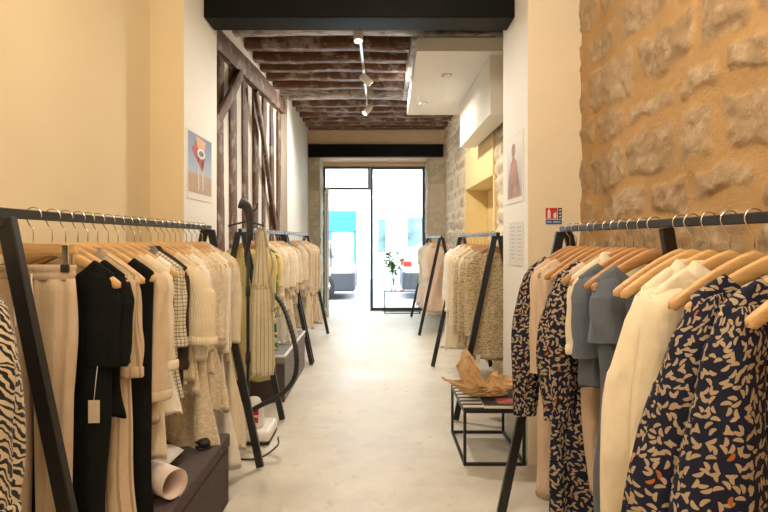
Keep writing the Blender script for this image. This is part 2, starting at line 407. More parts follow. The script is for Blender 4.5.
o = rough_beam('timber_brace', (-1.325, 5.50, 3.00), (-1.345, 6.95, 1.40), .04, .10, 'post', (0, 1, 0), 42, .012); tag(o, 'long brown slanting brace falling toward the white pier', 'brace')
S(box('trim_3', (-1.62, 7.36, 0), (-1.30, 9.6, 3.58), 'white_wall', bev=.004))

# right-hand rubble wall with its niche
ny0, ny1, nz0, nz1 = 5.5, 7.25, .85, 2.60
stone_wall('wall_right_far_rubble', (1.27, 3.79, 0), (0, 1, 0), (-1, 0, 0), 5.81, 3.58, .022, (.13, .24), (.20, .46), .022, .014, 'stone_pale', 12, .06,
           hole=(ny0 - 3.79, ny1 - 3.79, nz0, nz1), rough=.014)
S(box('wall_right_far', (1.55, 3.79, 0), (1.75, 9.7, 3.58), 'ochre', bev=0))
S(box('trim_4', (1.235, ny0, 2.10), (1.549, ny1, nz1 + .02), 'ochre', bev=.004))
S(box('trim_5', (1.235, ny0, nz0 - .05), (1.549, ny1, nz0), 'ochre', bev=.004))
S(box('trim_6', (1.235, ny1, nz0), (1.549, ny1 + .06, 2.1), 'ochre', bev=.004))
S(box('trim_7', (1.235, ny0 - .06, nz0), (1.549, ny0, 2.1), 'ochre', bev=.004))

# end wall around the shop front
FW = 9.6
S(box('wall_front', (-1.62, FW + .02, 0), (-1.10, 10.4, 3.58), 'tan_wall', bev=0))
S(box('wall_front_right', (.945, FW + .02, 0), (1.75, 10.4, 3.58), 'tan_wall', bev=0))
S(box('wall_front_lintel', (-1.10, FW + .015, 2.935), (.945, 10.4, 3.58), 'tan_wall', bev=0))
S(box('trim_8', (-1.30, FW - .03, 3.185), (1.27, FW + .013, 3.46), 'tan_wall', bev=.004))
stone_wall('wall_front_left_blocks', (-1.30, FW + .01, 0), (1, 0, 0), (0, -1, 0), .205, 2.94, .02, (.34, .46), (.6, .8), .012, .008, 'stone_block', 31, .02, rough=.012)
stone_wall('wall_front_right_blocks', (.945, FW + .01, 0), (1, 0, 0), (0, -1, 0), .33, 3.18, .02, (.36, .50), (.5, .8), .012, .008, 'stone_block', 33, .02, rough=.012)
stone_wall('wall_front_reveal_left', (-1.097, FW + .01, 0), (0, 1, 0), (1, 0, 0), .60, 2.93, .025, (.34, .46), (.5, .8), .010, .008, 'stone_block', 31, .02, rough=.008)
stone_wall('wall_front_reveal_right', (.942, FW + .01, 0), (0, 1, 0), (-1, 0, 0), .60, 2.93, .025, (.36, .50), (.5, .8), .010, .008, 'stone_block', 35, .02, rough=.008)
o = box('lintel_beam', (-1.299, FW - .09, 2.945), (1.21, FW - .032, 3.182), 'black_beam', bev=.006); tag(o, 'dark painted beam above the shop door opening', 'beam')
o = box('header_timber', (-1.299, FW - .2, 3.47), (1.23, FW - .03, 3.575), 'joist', bev=.006); tag(o, 'thin dark timber against the ceiling above the far wall', 'beam')

# joists
jy = [(4.98, .16, 'joist_pale'), (5.42, .12, 'joist'), (5.79, .12, 'joist'), (6.13, .12, 'joist'), (6.48, .12, 'joist'), (6.87, .12, 'joist'), (7.37, .15, 'joist_pale'),
      (7.80, .12, 'joist'), (8.16, .12, 'joist'), (8.52, .12, 'joist'), (8.88, .12, 'joist'), (9.20, .12, 'joist')]
words = ['first', 'second', 'third', 'fourth', 'fifth', 'sixth', 'seventh', 'eighth', 'ninth', 'tenth', 'eleventh', 'last']
o = rough_beam('ceiling_joist', (-1.44, 4.30, 3.47), (1.27, 4.30, 3.47), .20, .14, 'joist', (0, 1, 0), 59, .008); tag(o, 'dark joist close behind the black crossbeam, mostly hidden by it', 'joist', 'ceiling joists')
for i, (y, t, m) in enumerate(jy):
    x1 = 1.24
    if 1 <= i <= 5: x1 = .33
    zc = 3.40 + .005 * i
    o = rough_beam('ceiling_joist', (-1.44, y, zc + .085), (x1, y, zc + .085), .16, t, m, (0, 1, 0), 60 + i, .004)
    tag(o, ('pale worn' if m == 'joist_pale' else 'dark brown') + ' ceiling joist, ' + words[i] + ' of the visible row counting from the black crossbeam', 'joist', 'ceiling joists')
o = rough_beam('trimmer_beam', (.40, 5.07, 3.47), (.40, 7.28, 3.47), .13, .17, 'joist_pale', (0, 0, 1), 80, .006); tag(o, 'pale worn timber running lengthwise beside the white dropped ceiling', 'beam')

# dropped ceiling boxes
b = empty('dropped_ceiling', (.9, 5.6, 3.06), 0, 'white flat dropped ceiling panel with two recessed downlights', 'ceiling box')
def lbox(nm, lo, hi, mat, par, bev=.004):
    l = par.location; return box(nm, tuple(lo[i] - l[i] for i in range(3)), tuple(hi[i] - l[i] for i in range(3)), mat, par, bev)
prism('panel', [(x - .9, y - 5.6) for x, y in ((.343, 4.5), (1.26, 4.5), (1.26, 6.8), (.385, 6.8))], 0, 0, 1, 'white_wall', b)
b.children[0].data.clear_geometry()
bmv = [(.343, 4.5), (1.24, 4.5), (1.24, 6.8), (.385, 6.8)]
v = [(x - .9, y - 5.6, z) for z in (0, .118) for x, y in bmv]
me = b.children[0].data; me.from_pydata(v, [], [(3, 2, 1, 0), (4, 5, 6, 7), (0, 1, 5, 4), (1, 2, 6, 5), (2, 3, 7, 6), (3, 0, 4, 7)]); me.update()
for x, y in ((.69, 5.15), (.55, 6.2)):
    r = box('downlight_frame', (x - .9 - .05, y - 5.6 - .05, -.006), (x - .9 + .05, y - 5.6 + .05, -.0005), 'steel', b, .002)
    lm = lathe([(.001, -.008), (.034, -.008), (.036, -.004)], 20); lo_ = link('lens', lm, 'board_white', r); lo_.location = (x - .9, y - 5.6, 0)
sb = box('boxed_duct', (1.006, 4.6, 2.53), (1.20, 6.28, 3.058), 'white_wall', None, .004); tag(sb, 'white boxed duct under the dropped ceiling along the rubble wall', 'duct')

# ------------------------------------------------------------------ shop front
def frame_rect(bm, x0, x1, z0, z1, y, w, t):
    add_box(bm, (x0, y - t / 2, z0), (x0 + w, y + t / 2, z1), .003); add_box(bm, (x1 - w, y - t / 2, z0), (x1, y + t / 2, z1), .003)
    add_box(bm, (x0 + w, y - t / 2, z1 - w), (x1 - w, y + t / 2, z1), .003); add_box(bm, (x0 + w, y - t / 2, z0), (x1 - w, y + t / 2, z0 + w), .003)
DY = 10.2
w1 = empty('window_1', (.4, DY, 0), kind='structure')
bm = bmesh.new(); frame_rect(bm, -.155 - .4, .935 - .4, .0, 2.86, 0, .055, .07); link('window_frame', bm_mesh(bm), 'dark_frame', w1)
box('pane', (-.1 - .4, -.004, .055), (.88 - .4, .004, 2.80), 'glass', w1, 0)
w2 = empty('window_2', (-.6, DY, 2.4), kind='structure')
bm = bmesh.new(); frame_rect(bm, -1.09 + .6, -.157 + .6, 0, .46, 0, .045, .07); link('window_frame', bm_mesh(bm), 'dark_frame', w2)
box('pane', (-1.045 + .6, -.004, .045), (-.202 + .6, .004, .415), 'glass', w2, 0)
S(box('trim_9', (-1.09, DY - .035, 0), (-1.05, DY + .035, 2.4), 'dark_frame'))
S(box('trim_10', (-1.097, DY - .05, 2.861), (.94, DY + .05, 2.934), 'tan_wall'))
d1 = empty('door_1', (-1.04, DY - .05, 0.01), -1.42, kind='structure')
bm = bmesh.new(); frame_rect(bm, 0, .88, 0, 2.36, 0, .05, .04); link('door_frame', bm_mesh(bm), 'bead', d1)
box('pane', (.05, -.004, .05), (.83, .004, 2.31), 'glass', d1, 0)
tube('door_handle', [(.80, .03, .9), (.80, .06, .92), (.80, .06, 1.3), (.80, .03, 1.32)], .012, 'dark_frame', d1)

# street
S(box('pavement', (-12, 10.46, -.2), (14, 30, -.03), 'asphalt', bev=0))
S(box('sill', (-1.09, 10.24, -.2), (.94, 10.455, .01), 'facade'))
bd = empty('shop_building', (0, 18.5, 0), 0, 'pale building across the street with a blue shopfront', 'building')
box('facade', (-9, 0, -.03), (10, .3, 12), 'facade', bd, 0)
box('shop_sign', (-1.78, -.22, 1.72), (-.78, 0, 2.44), 'blue', bd)
sp = box('shop_window', (-1.70, -.06, .15), (-.86, 0, 1.70), 'palebl', bd)
for x in (-1.78, -.86): box('pilaster', (x, -.12, 0), (x + .08, 0, 1.72), 'blue', bd)
for x, z0, z1, w in ((-.05, .9, 2.2, .38), (1.0, 1.1, 2.25, .75), (-3.0, .9, 2.4, .8), (2.6, .9, 2.4, .8)):
    f = box('window', (x, -.08, z0), (x + w, 0, z1), 'facade', bd); box('pane', (x + .05, -.10, z0 + .05), (x + w - .05, -.081, z1 - .05), 'winglass', f)
def car(name, x0, x1, y, z, mat, label, tail):
    """side-on parked car, x0 = tail end, x1 = nose"""
    r = empty(name, ((x0 + x1) / 2, y, z), 0, label, 'car'); Lc = x1 - x0; s = 1 if Lc > 0 else -1; a = abs(Lc) / 2
    pr_ = [(-a, .42), (-a + .03, .75), (-a + .12, .95), (-a + .5, 1.38), (-a + 1.1, 1.46), (-a + 1.9, 1.42), (-a + 2.7, 1.0), (a - .35, .85), (a - .05, .68), (a, .42), (a - .1, .22), (-a + .1, .22)]
    prism('body', [(s * p[0], p[1]) for p in pr_], 1, -.80, .80, mat, r, .05, 3)
    prism('side_glass', [(s * p[0], p[1]) for p in ((-a + .45, 1.0), (-a + .62, 1.32), (-a + 1.15, 1.39), (-a + 1.85, 1.36), (-a + 2.45, 1.02))], 1, -.812, .812, 'winglass', r, .004, 1)
    for px in (-a, a - .55): box('bumper', (min(s * (px - .03), s * (px + .58)), -.815, .2), (max(s * (px - .03), s * (px + .58)), .815, .66), 'cardark', r, .04)
    for sy in (-1, 1):
        if tail: box('tail_lamp', (min(s * (-a - .01), s * (-a + .2)), sy * .72 - .1, .78), (max(s * (-a - .01), s * (-a + .2)), sy * .72 + .1, .92), 'red', r, .02)
        for px in (-a + .75, a - .8):
            w = link('wheel', lathe([(.20, -.1), (.29, -.1), (.32, -.07), (.32, .07), (.29, .1), (.20, .1)], 28), 'tyre', r); w.location = (s * px, sy * .72, .32); w.rotation_euler = (PI / 2, 0, 0)
            h = link('hubcap', lathe([(.03, -.105), (.19, -.10), (.2, .10), (.03, .105)], 10), 'steel', w)
    return r
car('parked_car', -1.0 + .42, -4.9, 13.0, -.03, 'carbody', 'silver car with dark bumper seen through the open doorway', False)
car('parked_car', .62, 4.7, 13.2, -.03, 'carwhite', 'white car with dark wheel seen through the right pane', True)

# wire side table with plant by the glass
wt = empty('wire_table', (.47, 9.88, 0), 0, 'small black wire table by the shop window', 'table')
x0, x1, y0, y1, h = -.34, .33, -.14, .14, .43
bm = bmesh.new()
for sx in (x0, x1):
    for sy in (y0, y1): add_box(bm, (sx - .008, sy - .008, 0), (sx + .008, sy + .008, h), .002)
    add_box(bm, (sx - .008, y0 + .009, h - .016), (sx + .008, y1 - .009, h), 0); add_box(bm, (sx - .008, y0 + .009, 0), (sx + .008, y1 - .009, .016), 0)
for sy in (y0, y1):
    add_box(bm, (x0 + .009, sy - .008, h - .016), (x1 - .009, sy + .008, h), 0); add_box(bm, (x0 + .009, sy - .008, 0), (x1 - .009, sy + .008, .016), 0)
link('wire_frame', bm_mesh(bm), 'rack', wt)
box('tabletop', (x0 + .01, y0 + .01, h - .01), (x1 - .01, y1 - .01, h - .001), 'glass', wt)
vs = empty('vase', (.30, 9.88, .431), 0, 'clear glass vase standing on the small wire table', 'vase')
link('vessel', lathe([(.045, 0), (.05, .01), (.05, .14), (.035, .20), (.04, .235)], 24), 'glass', vs)
rnd = random.Random(5)
v = []; f = []; st = []
for k in range(13):
    a = rnd.uniform(0, 6.28); r = rnd.uniform(.04, .20); top = Vector((r * math.cos(a) * 1.0, r * math.sin(a) * .6, rnd.uniform(.42, .84)))
    st.append(spline([(0, 0, .06), (top.x * .3, top.y * .3, top.z * .55), top], 4))
    for j in range(9):
        p = Vector((top.x, top.y, top.z)).lerp(Vector((top.x * .3, top.y * .3, top.z * .55)), rnd.uniform(0, .9))
        d = Vector((rnd.uniform(-1, 1), rnd.uniform(-1, 1), rnd.uniform(-.4, .8))).normalized(); sd = d.orthogonal().normalized(); l = rnd.uniform(.06, .10); i0 = len(v)
        v += [p, p + d * l * .35 + sd * l * .26, p + d * l * .8 + sd * l * .16, p + d * l, p + d * l * .8 - sd * l * .16, p + d * l * .35 - sd * l * .26]; f.append(tuple(range(i0, i0 + 6)))
pt = empty('leafy_branches', (.30, 9.88, .441), 0, 'green leafy branches standing in the glass vase', 'plant')
link('foliage', mesh_from(v, f), 'leafgreen', pt)
bmx = bmesh.new()
for p in st:
    m_ = tube_mesh(p, .003, 5); bmx.from_mesh(m_)
link('stem', bm_mesh(bmx, True), 'leafgreen', pt)

# ------------------------------------------------------------------ clothes rails
RZ = 1.475
def rack(x, y0, y1, label, mid=0, z=RZ, sp=.32):
    r = empty('clothes_rail', (x, (y0 + y1) / 2, 0), 0, label, 'clothes rail'); h = (y1 - y0) / 2
    box('rail', (-.014, -h - .03, z - .014), (.014, h + .03, z + .014), 'rack', r, .003)
    for s in (-1, 1):
        for e in (-1, 1):
            bar('leg', (e * .020, s * h, z - .015), (e * sp, s * h, .012), .044, .028, 'rack', r)
        if s < 0 or True:
            bar('crossbar', (-.10, s * h, .95 if False else z - .40), (.10, s * h, z - .40), .02, .02, 'rack', r) if False else None
    if mid: bar('leg', (mid * .018, 0, z - .015), (mid * .25, 0, .012), .04, .028, 'rack', r)
    for s in (-1, 1):
        bm = bmesh.new(); add_box(bm, (-.028, -.02, -.03), (.028, .02, .0), .004); o = link('joint_plate', bm_mesh(bm), 'rack', r); o.location = (0, s * h, z - .012)
    return r
XL, XR = -1.04, .945
rack(XL, -.55, 1.195, 'black A-frame clothes rail at the left edge holding the palm print blouse')
rack(XL, 1.405, 3.13, 'long black A-frame clothes rail of black and cream clothes in front of the yellow wall')
rack(XL - .02, 3.96, 5.70, 'black A-frame clothes rail beneath the timber-framed wall, behind the steamer')
rack(XL - .02, 5.80, 7.58, 'black A-frame clothes rail furthest back on the left, by the white pier')
rz_r = 1.455
rack(XR, .82, 2.60, 'black A-frame clothes rail at the right holding navy leaf prints, slate and ivory clothes', mid=1, z=rz_r)
rack(.92, 3.95, 5.62, 'black A-frame clothes rail behind the right pillar, holding flecked cardigans', z=1.445)
rack(.92, 7.45, 9.25, 'black A-frame clothes rail nearest the shop window on the right', z=1.445)

def armz(x): return -.082 - .135 * (abs(x) / .22) ** 1.3
def hanger_meshes():
    # wooden shoulders
    n = 27; v = []; f = []
    for i in range(n):
        x = -.212 + .424 * i / (n - 1); e = abs(x) / .212; z = armz(x); hgt = .040 * (1 - .25 * e) * (1 if e < .97 else .55); th = (.0062 + .0035 * e ** 2)
        if e > .985: th *= .6
        yb = 0
        for (a, c) in ((-1, -.5), (-1, .3), (-.6, .5), (.6, .5), (1, .3), (1, -.5), (.5, -.62), (-.5, -.62)): v.append((x, yb + a * th, z - hgt * .5 + c * hgt))
        if i:
            for k in range(8): q = (i - 1) * 8; f.append((q + k, q + 8 + k, q + 8 + (k + 1) % 8, q + (k + 1) % 8))
    f.append(tuple(range(8))); f.append(tuple(range((n - 1) * 8, n * 8))[::-1])
    wood = mesh_from(v, f, True)
    pts = [(.0245 * math.cos(a), 0, .0245 * math.sin(a)) for a in np.linspace(math.radians(-15), math.radians(215), 20)]
    pts += [(-.012, 0, -.030), (0, 0, -.042), (0, 0, -.084)]
    hook = tube_mesh(pts, .0021, 8)
    return wood, hook
HW, HH = hanger_meshes(); HW2 = HW.copy(); HW.materials.append(M['wood']); HW2.materials.append(M['wood_red']); HH.materials.append(M['steel'])
def clip_hanger_mesh():
    bm = bmesh.new(); add_box(bm, (-.135, -.009, -.118), (.135, .009, -.084), .004, seg=2); w = bm_mesh(bm); w.materials.append(M['wood']); return w
HC = clip_hanger_mesh()
def make_hanger(x, y, z, rz, label, red=False, clip=False, tilt=0):
    r = empty('clip_hanger' if clip else 'coat_hanger', (x, y, z), rz, label, 'hanger', 'wooden hangers on the rails'); r.rotation_euler = (0, tilt, rz)
    link('bar' if clip else 'shoulder', HC if clip else (HW2 if red else HW), None, r); link('hook', HH, None, r)
    if clip:
        for sx in (-1, 1):
            bm = bmesh.new(); add_box(bm, (sx * .105 - .011, -.014, -.150), (sx * .105 + .011, -.0095, -.088), .002)
            add_box(bm, (sx * .105 - .011, .0095, -.150), (sx * .105 + .011, .014, -.088), .002); c = link('clip', bm_mesh(bm), 'steel', r)
            bm = bmesh.new(); add_box(bm, (sx * .105 - .013, -.017, -.172), (sx * .105 + .013, -.010, -.148), .002)
            add_box(bm, (sx * .105 - .013, .010, -.172), (sx * .105 + .013, .017, -.148), .002); link('pad', bm_mesh(bm), 'rubber', c)
    return r

def body_mesh(p, rnd):
    """p: nw neck half width, sw shoulder half width, len, hw hem half width, ww waist half width, dep, fold"""
    n = p.get('N', 48); rows = []
    nw, sw, Ln, hw, ww, dep, fold = p['nw'], p['sw'], p['len'], p['hw'], p['ww'], p['dep'], p['fold']
    z_s = armz(sw) + .011; cz0 = armz(nw) - p.get('scoop', .06); k = 6
    for i in range(k + 1):
        t = i / k; w = nw + (sw - nw) * t; rows.append((armz(w) + .012, cz0 + (z_s - .045 - cz0) * t, w, .017 + (dep * .85 - .017) * t, 0))
    zb = -Ln; R = p.get('R', 26)
    for i in range(1, R + 1):
        t = i / R; z = z_s + (zb - z_s) * t; cz = z - .045 * max(0, 1 - t * 5)
        if t < .4: w = sw + (ww - sw) * (t / .4) ** .7 * 1.0
        else: w = ww + (hw - ww) * ((t - .4) / .6)
        rows.append((z, cz, w, dep * (.75 + .35 * t), t))
    ph = [rnd.uniform(0, 6.28) for _ in range(8)]; k1 = rnd.choice([5, 6, 7]) * 1.0; k2 = k1 * 1.9
    v = []; f = []
    for i, (z, cz, w, d, t) in enumerate(rows):
        am = fold * min(1, .25 + t * 1.1) * (1 if t > 0 else .15)
        for j in range(n):
            a = 2 * PI * j / n; c = math.cos(a); s = math.sin(a); s_ = math.copysign(abs(s) ** (.38 if i <= k else .38 + .37 * min(1, t * 5)), s)
            x = w * c; u = x / .17
            y = d * s_ * (1 + .18 * math.sin(k2 * u + ph[3])) + am * (math.sin(k1 * u + ph[0] + .9 * t) + .5 * math.sin(k2 * u + ph[1] - t) + .3 * math.sin(3 * u + 6 * t + ph[5]))
            x += .35 * am * math.sin(7 * t + ph[2] + c) + (.006 * math.sin(11 * t + ph[4]) * t)
            zz = z * c * c + cz * (1 - c * c) + (.008 * math.sin(4 * a + ph[6]) if t > .98 else 0)
            v.append((x, y, zz))
    m = len(rows)
    for i in range(m - 1):
        for j in range(n): f.append((i * n + j, (i + 1) * n + j, (i + 1) * n + (j + 1) % n, i * n + (j + 1) % n))
    # turned hem
    for j in range(n):
        q = v[(m - 1) * n + j]; v.append((q[0] * .97, q[1] * .9, q[2] + .012))
    for j in range(n): f.append(((m - 1) * n + j, m * n + j, m * n + (j + 1) % n, (m - 1) * n + (j + 1) % n))
    return ring_uv(mesh_from(v, f, True), n)
def sleeve_mesh(p, s, rnd, cuff=False):
    n = 22; sw = p['sw']; L_ = p['sl']; r0 = p.get('sr', .052); r1 = p.get('sr1', .042); out = p.get('out', .0); fy = p.get('fy', rnd.uniform(-.015, .005)); wr = p.get('wr', .006)
    x0 = sw - .040; zt = armz(sw) + .022; R = 22; v = []; f = []; ph = [rnd.uniform(0, 6.28) for _ in range(5)]
    rows = [(.0, .25), (.008, .62), (.025, .88), (.06, 1.0)]
    rows = [(a, b * r0) for a, b in rows] + [(.06 + (L_ - .06) * i / R, None) for i in range(1, R + 1)]
    if cuff: rows = rows
    for i, (dz, r) in enumerate(rows):
        t = dz / L_
        if r is None:
            r = r0 + (r1 - r0) * (t ** .8); bl = p.get('belly', 0); r += bl * math.sin(PI * min(1, t * 1.08)) if t < .93 else 0
        cx = x0 - r0 * .35 * min(1, dz / .07) * 0 + out * math.sin(min(1, t * 1.0) * PI * .5); cy = fy * t; z = zt - dz
        tail = out * .35
        for j in range(n):
            a = 2 * PI * j / n; w = wr * min(1, t * 3)
            rr = 1 + (w / max(r, .02)) * (math.sin(3 * a + ph[0] + 2 * t) + .6 * math.sin(5 * a + ph[1] + 5 * t) + .35 * math.sin(11 * t + ph[2] + 2 * a))
            v.append((s * (cx + r * rr * math.cos(a)), cy + r * .62 * rr * math.sin(a), z - r * .25 * math.cos(a) * (1 if t < .3 else .3)))
    m = len(rows)
    for i in range(m - 1):
        for j in range(n):
            q = (i * n + j, (i + 1) * n + j, (i + 1) * n + (j + 1) % n, i * n + (j + 1) % n); f.append(q if s > 0 else q[::-1])
    for j in range(n):
        q = v[(m - 1) * n + j]; cx_ = s * (x0 + out); v.append((cx_ + (q[0] - cx_) * .88, q[1] * .88, q[2] + .012))
    for j in range(n): f.append(((m - 1) * n + j, m * n + j, m * n + (j + 1) % n, (m - 1) * n + (j + 1) % n))
    f.append(tuple(range(n)))
    me = ring_uv(mesh_from(v, f, True), n)
    if not cuff: return me, None
    # separate cuff band sitting over the sleeve end
    cv = []; cf = []; i1 = m - 1; ch = p.get('cuffh', .035)
    zz = zt - L_; 
    for k, (dz, g) in enumerate(((ch, 1.04), (ch * .9, 1.13), (ch * .1, 1.14), (-.004, 1.08), (-.004, .9))):
        for j in range(n):
            q = v[(m - 1) * n + j]; cx_ = s * (x0 + out)
            cv.append((cx_ + (q[0] - cx_) * g, q[1] * g, q[2] + dz))
        if k:
            for j in range(n): cf.append(((k - 1) * n + j, (k - 1) * n + (j + 1) % n, k * n + (j + 1) % n, k * n + j))
    return me, ring_uv(mesh_from(cv, cf, True), n)
def tag_mesh(x, z, w=.035, h=.075, y=-.03):
    bm = bmesh.new(); add_box(bm, (x - w / 2, y - .0008, z - h), (x + w / 2, y + .0008, z), 0)
    return bm_mesh(bm)
BASE = {
 'tee':     dict(nw=.095, sw=.203, len=.66, hw=.20, ww=.182, dep=.026, fold=.007, sl=.24, sr=.060, sr1=.070),
 'shirt':   dict(nw=.075, sw=.206, len=.76, hw=.20, ww=.180, dep=.026, fold=.008, sl=.60, sr=.050, sr1=.040, cuff=1),
 'knit':    dict(nw=.085, sw=.208, len=.66, hw=.19, ww=.185, dep=.030, fold=.006, sl=.55, sr=.056, sr1=.046, cuff=1),
 'top':     dict(nw=.105, sw=.200, len=.62, hw=.20, ww=.17, dep=.022, fold=.009, sl=.0),
 'dress':   dict(nw=.100, sw=.200, len=1.20, hw=.25, ww=.165, dep=.028, fold=.012, sl=.30, sr=.058, sr1=.060),
 'slip':    dict(nw=.110, sw=.185, len=1.15, hw=.22, ww=.150, dep=.026, fold=.010, sl=.0),
 'kimono':  dict(nw=.090, sw=.212, len=.98, hw=.25, ww=.20, dep=.032, fold=.014, sl=.62, sr=.075, sr1=.070, belly=.03, out=.05),
 'cardigan':dict(nw=.080, sw=.208, len=.95, hw=.21, ww=.195, dep=.032, fold=.009, sl=.62, sr=.060, sr1=.055),
}
NAMES = dict(tee='tee_shirt', shirt='shirt', knit='knit_jumper', top='sleeveless_top', dress='dress', slip='slip_dress', kimono='wide_sleeve_dress', cardigan='cardigan')
CATS = dict(tee='t-shirt', shirt='shirt', knit='jumper', top='top', dress='dress', slip='dress', kimono='dress', cardigan='cardigan')
def garment(kind, x, y, z, rz, mat, desc, seed, group, tagc=None, **ov):
    rnd = random.Random(seed); p = dict(BASE[kind]); p.update(ov)
    if 'nw' not in ov: p['nw'] = min(p['nw'] * 1.4, .135)
    p['dep'] *= .9; p['fold'] *= 1.5; p['wr'] = .0085
    r = empty(NAMES[kind], (x, y, z), rz, desc, CATS[kind], group)
    link('bodice', body_mesh(p, rnd), mat, r)
    if p['sl']:
        for s in (-1, 1):
            q = dict(p); side_ = -1 if x > 0 else 1
            if s != side_: q['out'] = 0; q['sr'] = min(p['sr'], .05); q['sr1'] = min(p['sr1'], .055); q['belly'] = 0
            me, cu = sleeve_mesh(q, s, rnd, bool(p.get('cuff')))
            so = link('sleeve', me, mat, r)
            if cu: link('cuff', cu, p.get('cuffmat', mat), so)
    if kind == 'shirt':
        # stand collar lying round the neck
        pts = []; nw = p['nw']; v = []; f = []; n = 28
        for k, (g, dz, dy) in enumerate(((1.0, -.004, 1), (.80, .022, .9), (.83, .027, 1.05), (1.16, -.022, 1.5))):
            for j in range(n):
                a = 2 * PI * j / n; c = math.cos(a); s = math.sin(a); zz = armz(nw * abs(c)) * (c * c) + (armz(nw) - p.get('scoop', .06)) * (1 - c * c) if s < 0 else armz(nw)
                v.append((nw * g * c, .018 * dy * s, zz + dz + .006))
            if k:
                for j in range(n): f.append(((k - 1) * n + j, k * n + j, k * n + (j + 1) % n, (k - 1) * n + (j + 1) % n))
        link('collar', mesh_from(v, f, True), mat, r)
    if tagc:
        s_, xx, zz = tagc; t = link('swing_tag', tag_mesh(xx, zz - .05, .034, .07, -.062), s_, r)
        tube('cord', [(xx, -.040, zz + .05), (xx, -.052, zz), (xx, -.062, zz - .05)], .0009, 'paper', t, 5)
    return r
def trousers(x, y, z, rz, mat, desc, seed, group, Ln=.98, w=.125, drawstring=True, wide=.072):
    rnd = random.Random(seed); r = empty('trousers', (x, y, z), rz, desc, 'trousers', group)
    def ringmesh(rows, n=40, fold=.0, ph=0):
        v = []; f = []
        for i, (cx, zz, hw, d) in enumerate(rows):
            t = i / (len(rows) - 1)
            for j in range(n):
                a = 2 * PI * j / n; c = math.cos(a); s = math.sin(a)
                v.append((cx + hw * c, d * math.copysign(abs(s) ** .8, s) + fold * (math.sin(7 * c + ph + 2 * t) + .5 * math.sin(13 * c + ph * 2)), zz + (.004 * math.sin(3 * a + ph) if t == 1 else 0)))
            if i:
                for j in range(n): f.append(((i - 1) * n + j, i * n + j, i * n + (j + 1) % n, (i - 1) * n + (j + 1) % n))
        f.append(tuple(range(n))); f.append(tuple(range((len(rows) - 1) * n, len(rows) * n))[::-1])
        return ring_uv(mesh_from(v, f, True), n)
    # elastic waistband with two ruched rolls
    rows = []
    for i in range(13):
        t = i / 12; rows.append((0, -.150 - .045 * t, w + .002 * math.sin(t * 2 * PI * 2), .017 + .004 * abs(math.sin(t * PI * 2))))
    link('waistband', ringmesh(rows, 56, .0015, 1), mat, r)
    for s in (-1, 1):
        rows = [(s * w * (.50 + .02 * math.sin(min(1, i / 6) * PI)), -.192 - (Ln - .192) * i / 22, w * (.50 + .07 * math.sin(min(1, i / 9) * PI) - .13 * i / 22), .017 + .016 * min(1, i / 5) - .005 * i / 22) for i in range(23)]
        link('trouser_leg', ringmesh(rows, 40, .0045, rnd.uniform(0, 6)), mat, r)
    if drawstring:
        for s in (-1, 1): tube('drawstring', spline([(s * .012, -.024, -.175), (s * .02, -.036, -.20), (s * .028, -.041, -.26), (s * .022, -.043, -.33)], 5), .0022, 'c_white', r, 6)
    return r

seedc = [100]
def hang(rackx, z, y, kind, mat, desc, group, side, rz=None, red=False, hlabel=None, **ov):
    seedc[0] += 1; rnd = random.Random(seedc[0])
    if rz is None: rz = rnd.uniform(-.10, .10)
    if side > 0: pass
    if kind == 'trousers':
        make_hanger(rackx, y, z, rz, hlabel or ('hanger clipped to the ' + desc), clip=True); return trousers(rackx, y, z, rz, mat, desc, seedc[0], group, **ov)
    make_hanger(rackx, y, z, rz, hlabel or ('hanger carrying the ' + desc), red=red)
    if kind is None: return
    return garment(kind, rackx, y, z, rz, mat, desc, seedc[0], group, **ov)

# ---------------- left side
GA = 'clothes on the near left rail'; GB = 'clothes on the middle left rail'; GC_ = 'clothes on the far left rail'
GR = 'clothes on the near right rail'; GS = 'clothes on the middle right rail'; GT = 'clothes on the far right rail'
hang(XL, RZ, 1.135, 'shirt', 'c_palm', 'black and cream palm print blouse cut by the left picture edge', 'clothes on the leftmost rail', -1, rz=-.05, sl=.50, sr=.062, sr1=.05, belly=.015, out=.03, len=.95, tagc=('tagcard', .17, -.60))
hang(XL, RZ, 1.545, 'trousers', 'c_marl', 'beige marl jersey trousers with drawstring waist', GA, -1, rz=-.02, Ln=1.05, w=.128, wide=.074)
hang(XL, RZ, 1.635, 'tee', 'c_black', 'black short-sleeved t-shirt right behind the beige trousers', GA, -1, rz=.05, sl=.31, sr=.05, sr1=.055, sw=.19, len=1.0, hw=.165, tagc=('tagcard', .16, -.52))
hang(XL, RZ, 1.705, 'tee', 'c_black', 'black boxy wide-sleeved knit top, second black top on the near left rail', GA, -1, rz=-.04, sl=.30, sr=.062, sr1=.07, sw=.20)
hang(XL, RZ, 1.775, 'shirt', 'c_bseam', 'long beige shirt dress with dark seams', GA, -1, rz=.02, len=1.10, hw=.20, sl=.36, sr=.045, sr1=.045)
hang(XL, RZ, 1.835, None, None, '', GA, -1, hlabel='bare pale hanger whose tip shows just before the long black dress', rz=-.09)
hang(XL, RZ, 1.90, 'slip', 'c_black', 'long black sleeveless dress between beige shirt dress and cream jumper', GA, -1, rz=.02, len=1.28, sw=.205, hw=.20, ww=.19)
hang(XL, RZ, 1.975, 'knit', 'c_beige', 'beige jumper with turned cuff behind the long black dress', GA, -1, rz=.04, sl=.50, sr=.062, sr1=.058, len=.78)
hang(XL, RZ, 2.05, 'knit', 'c_ecru', 'beige jumper with lower hem, second behind the long black dress', GA, -1, rz=-.03, sl=.40, sr=.058, sr1=.06, len=.95)
hang(XL, RZ, 2.12, 'slip', 'c_white', 'white pleated skirt top hanging beneath the beige jumpers', GA, -1, rz=.03, len=.80)
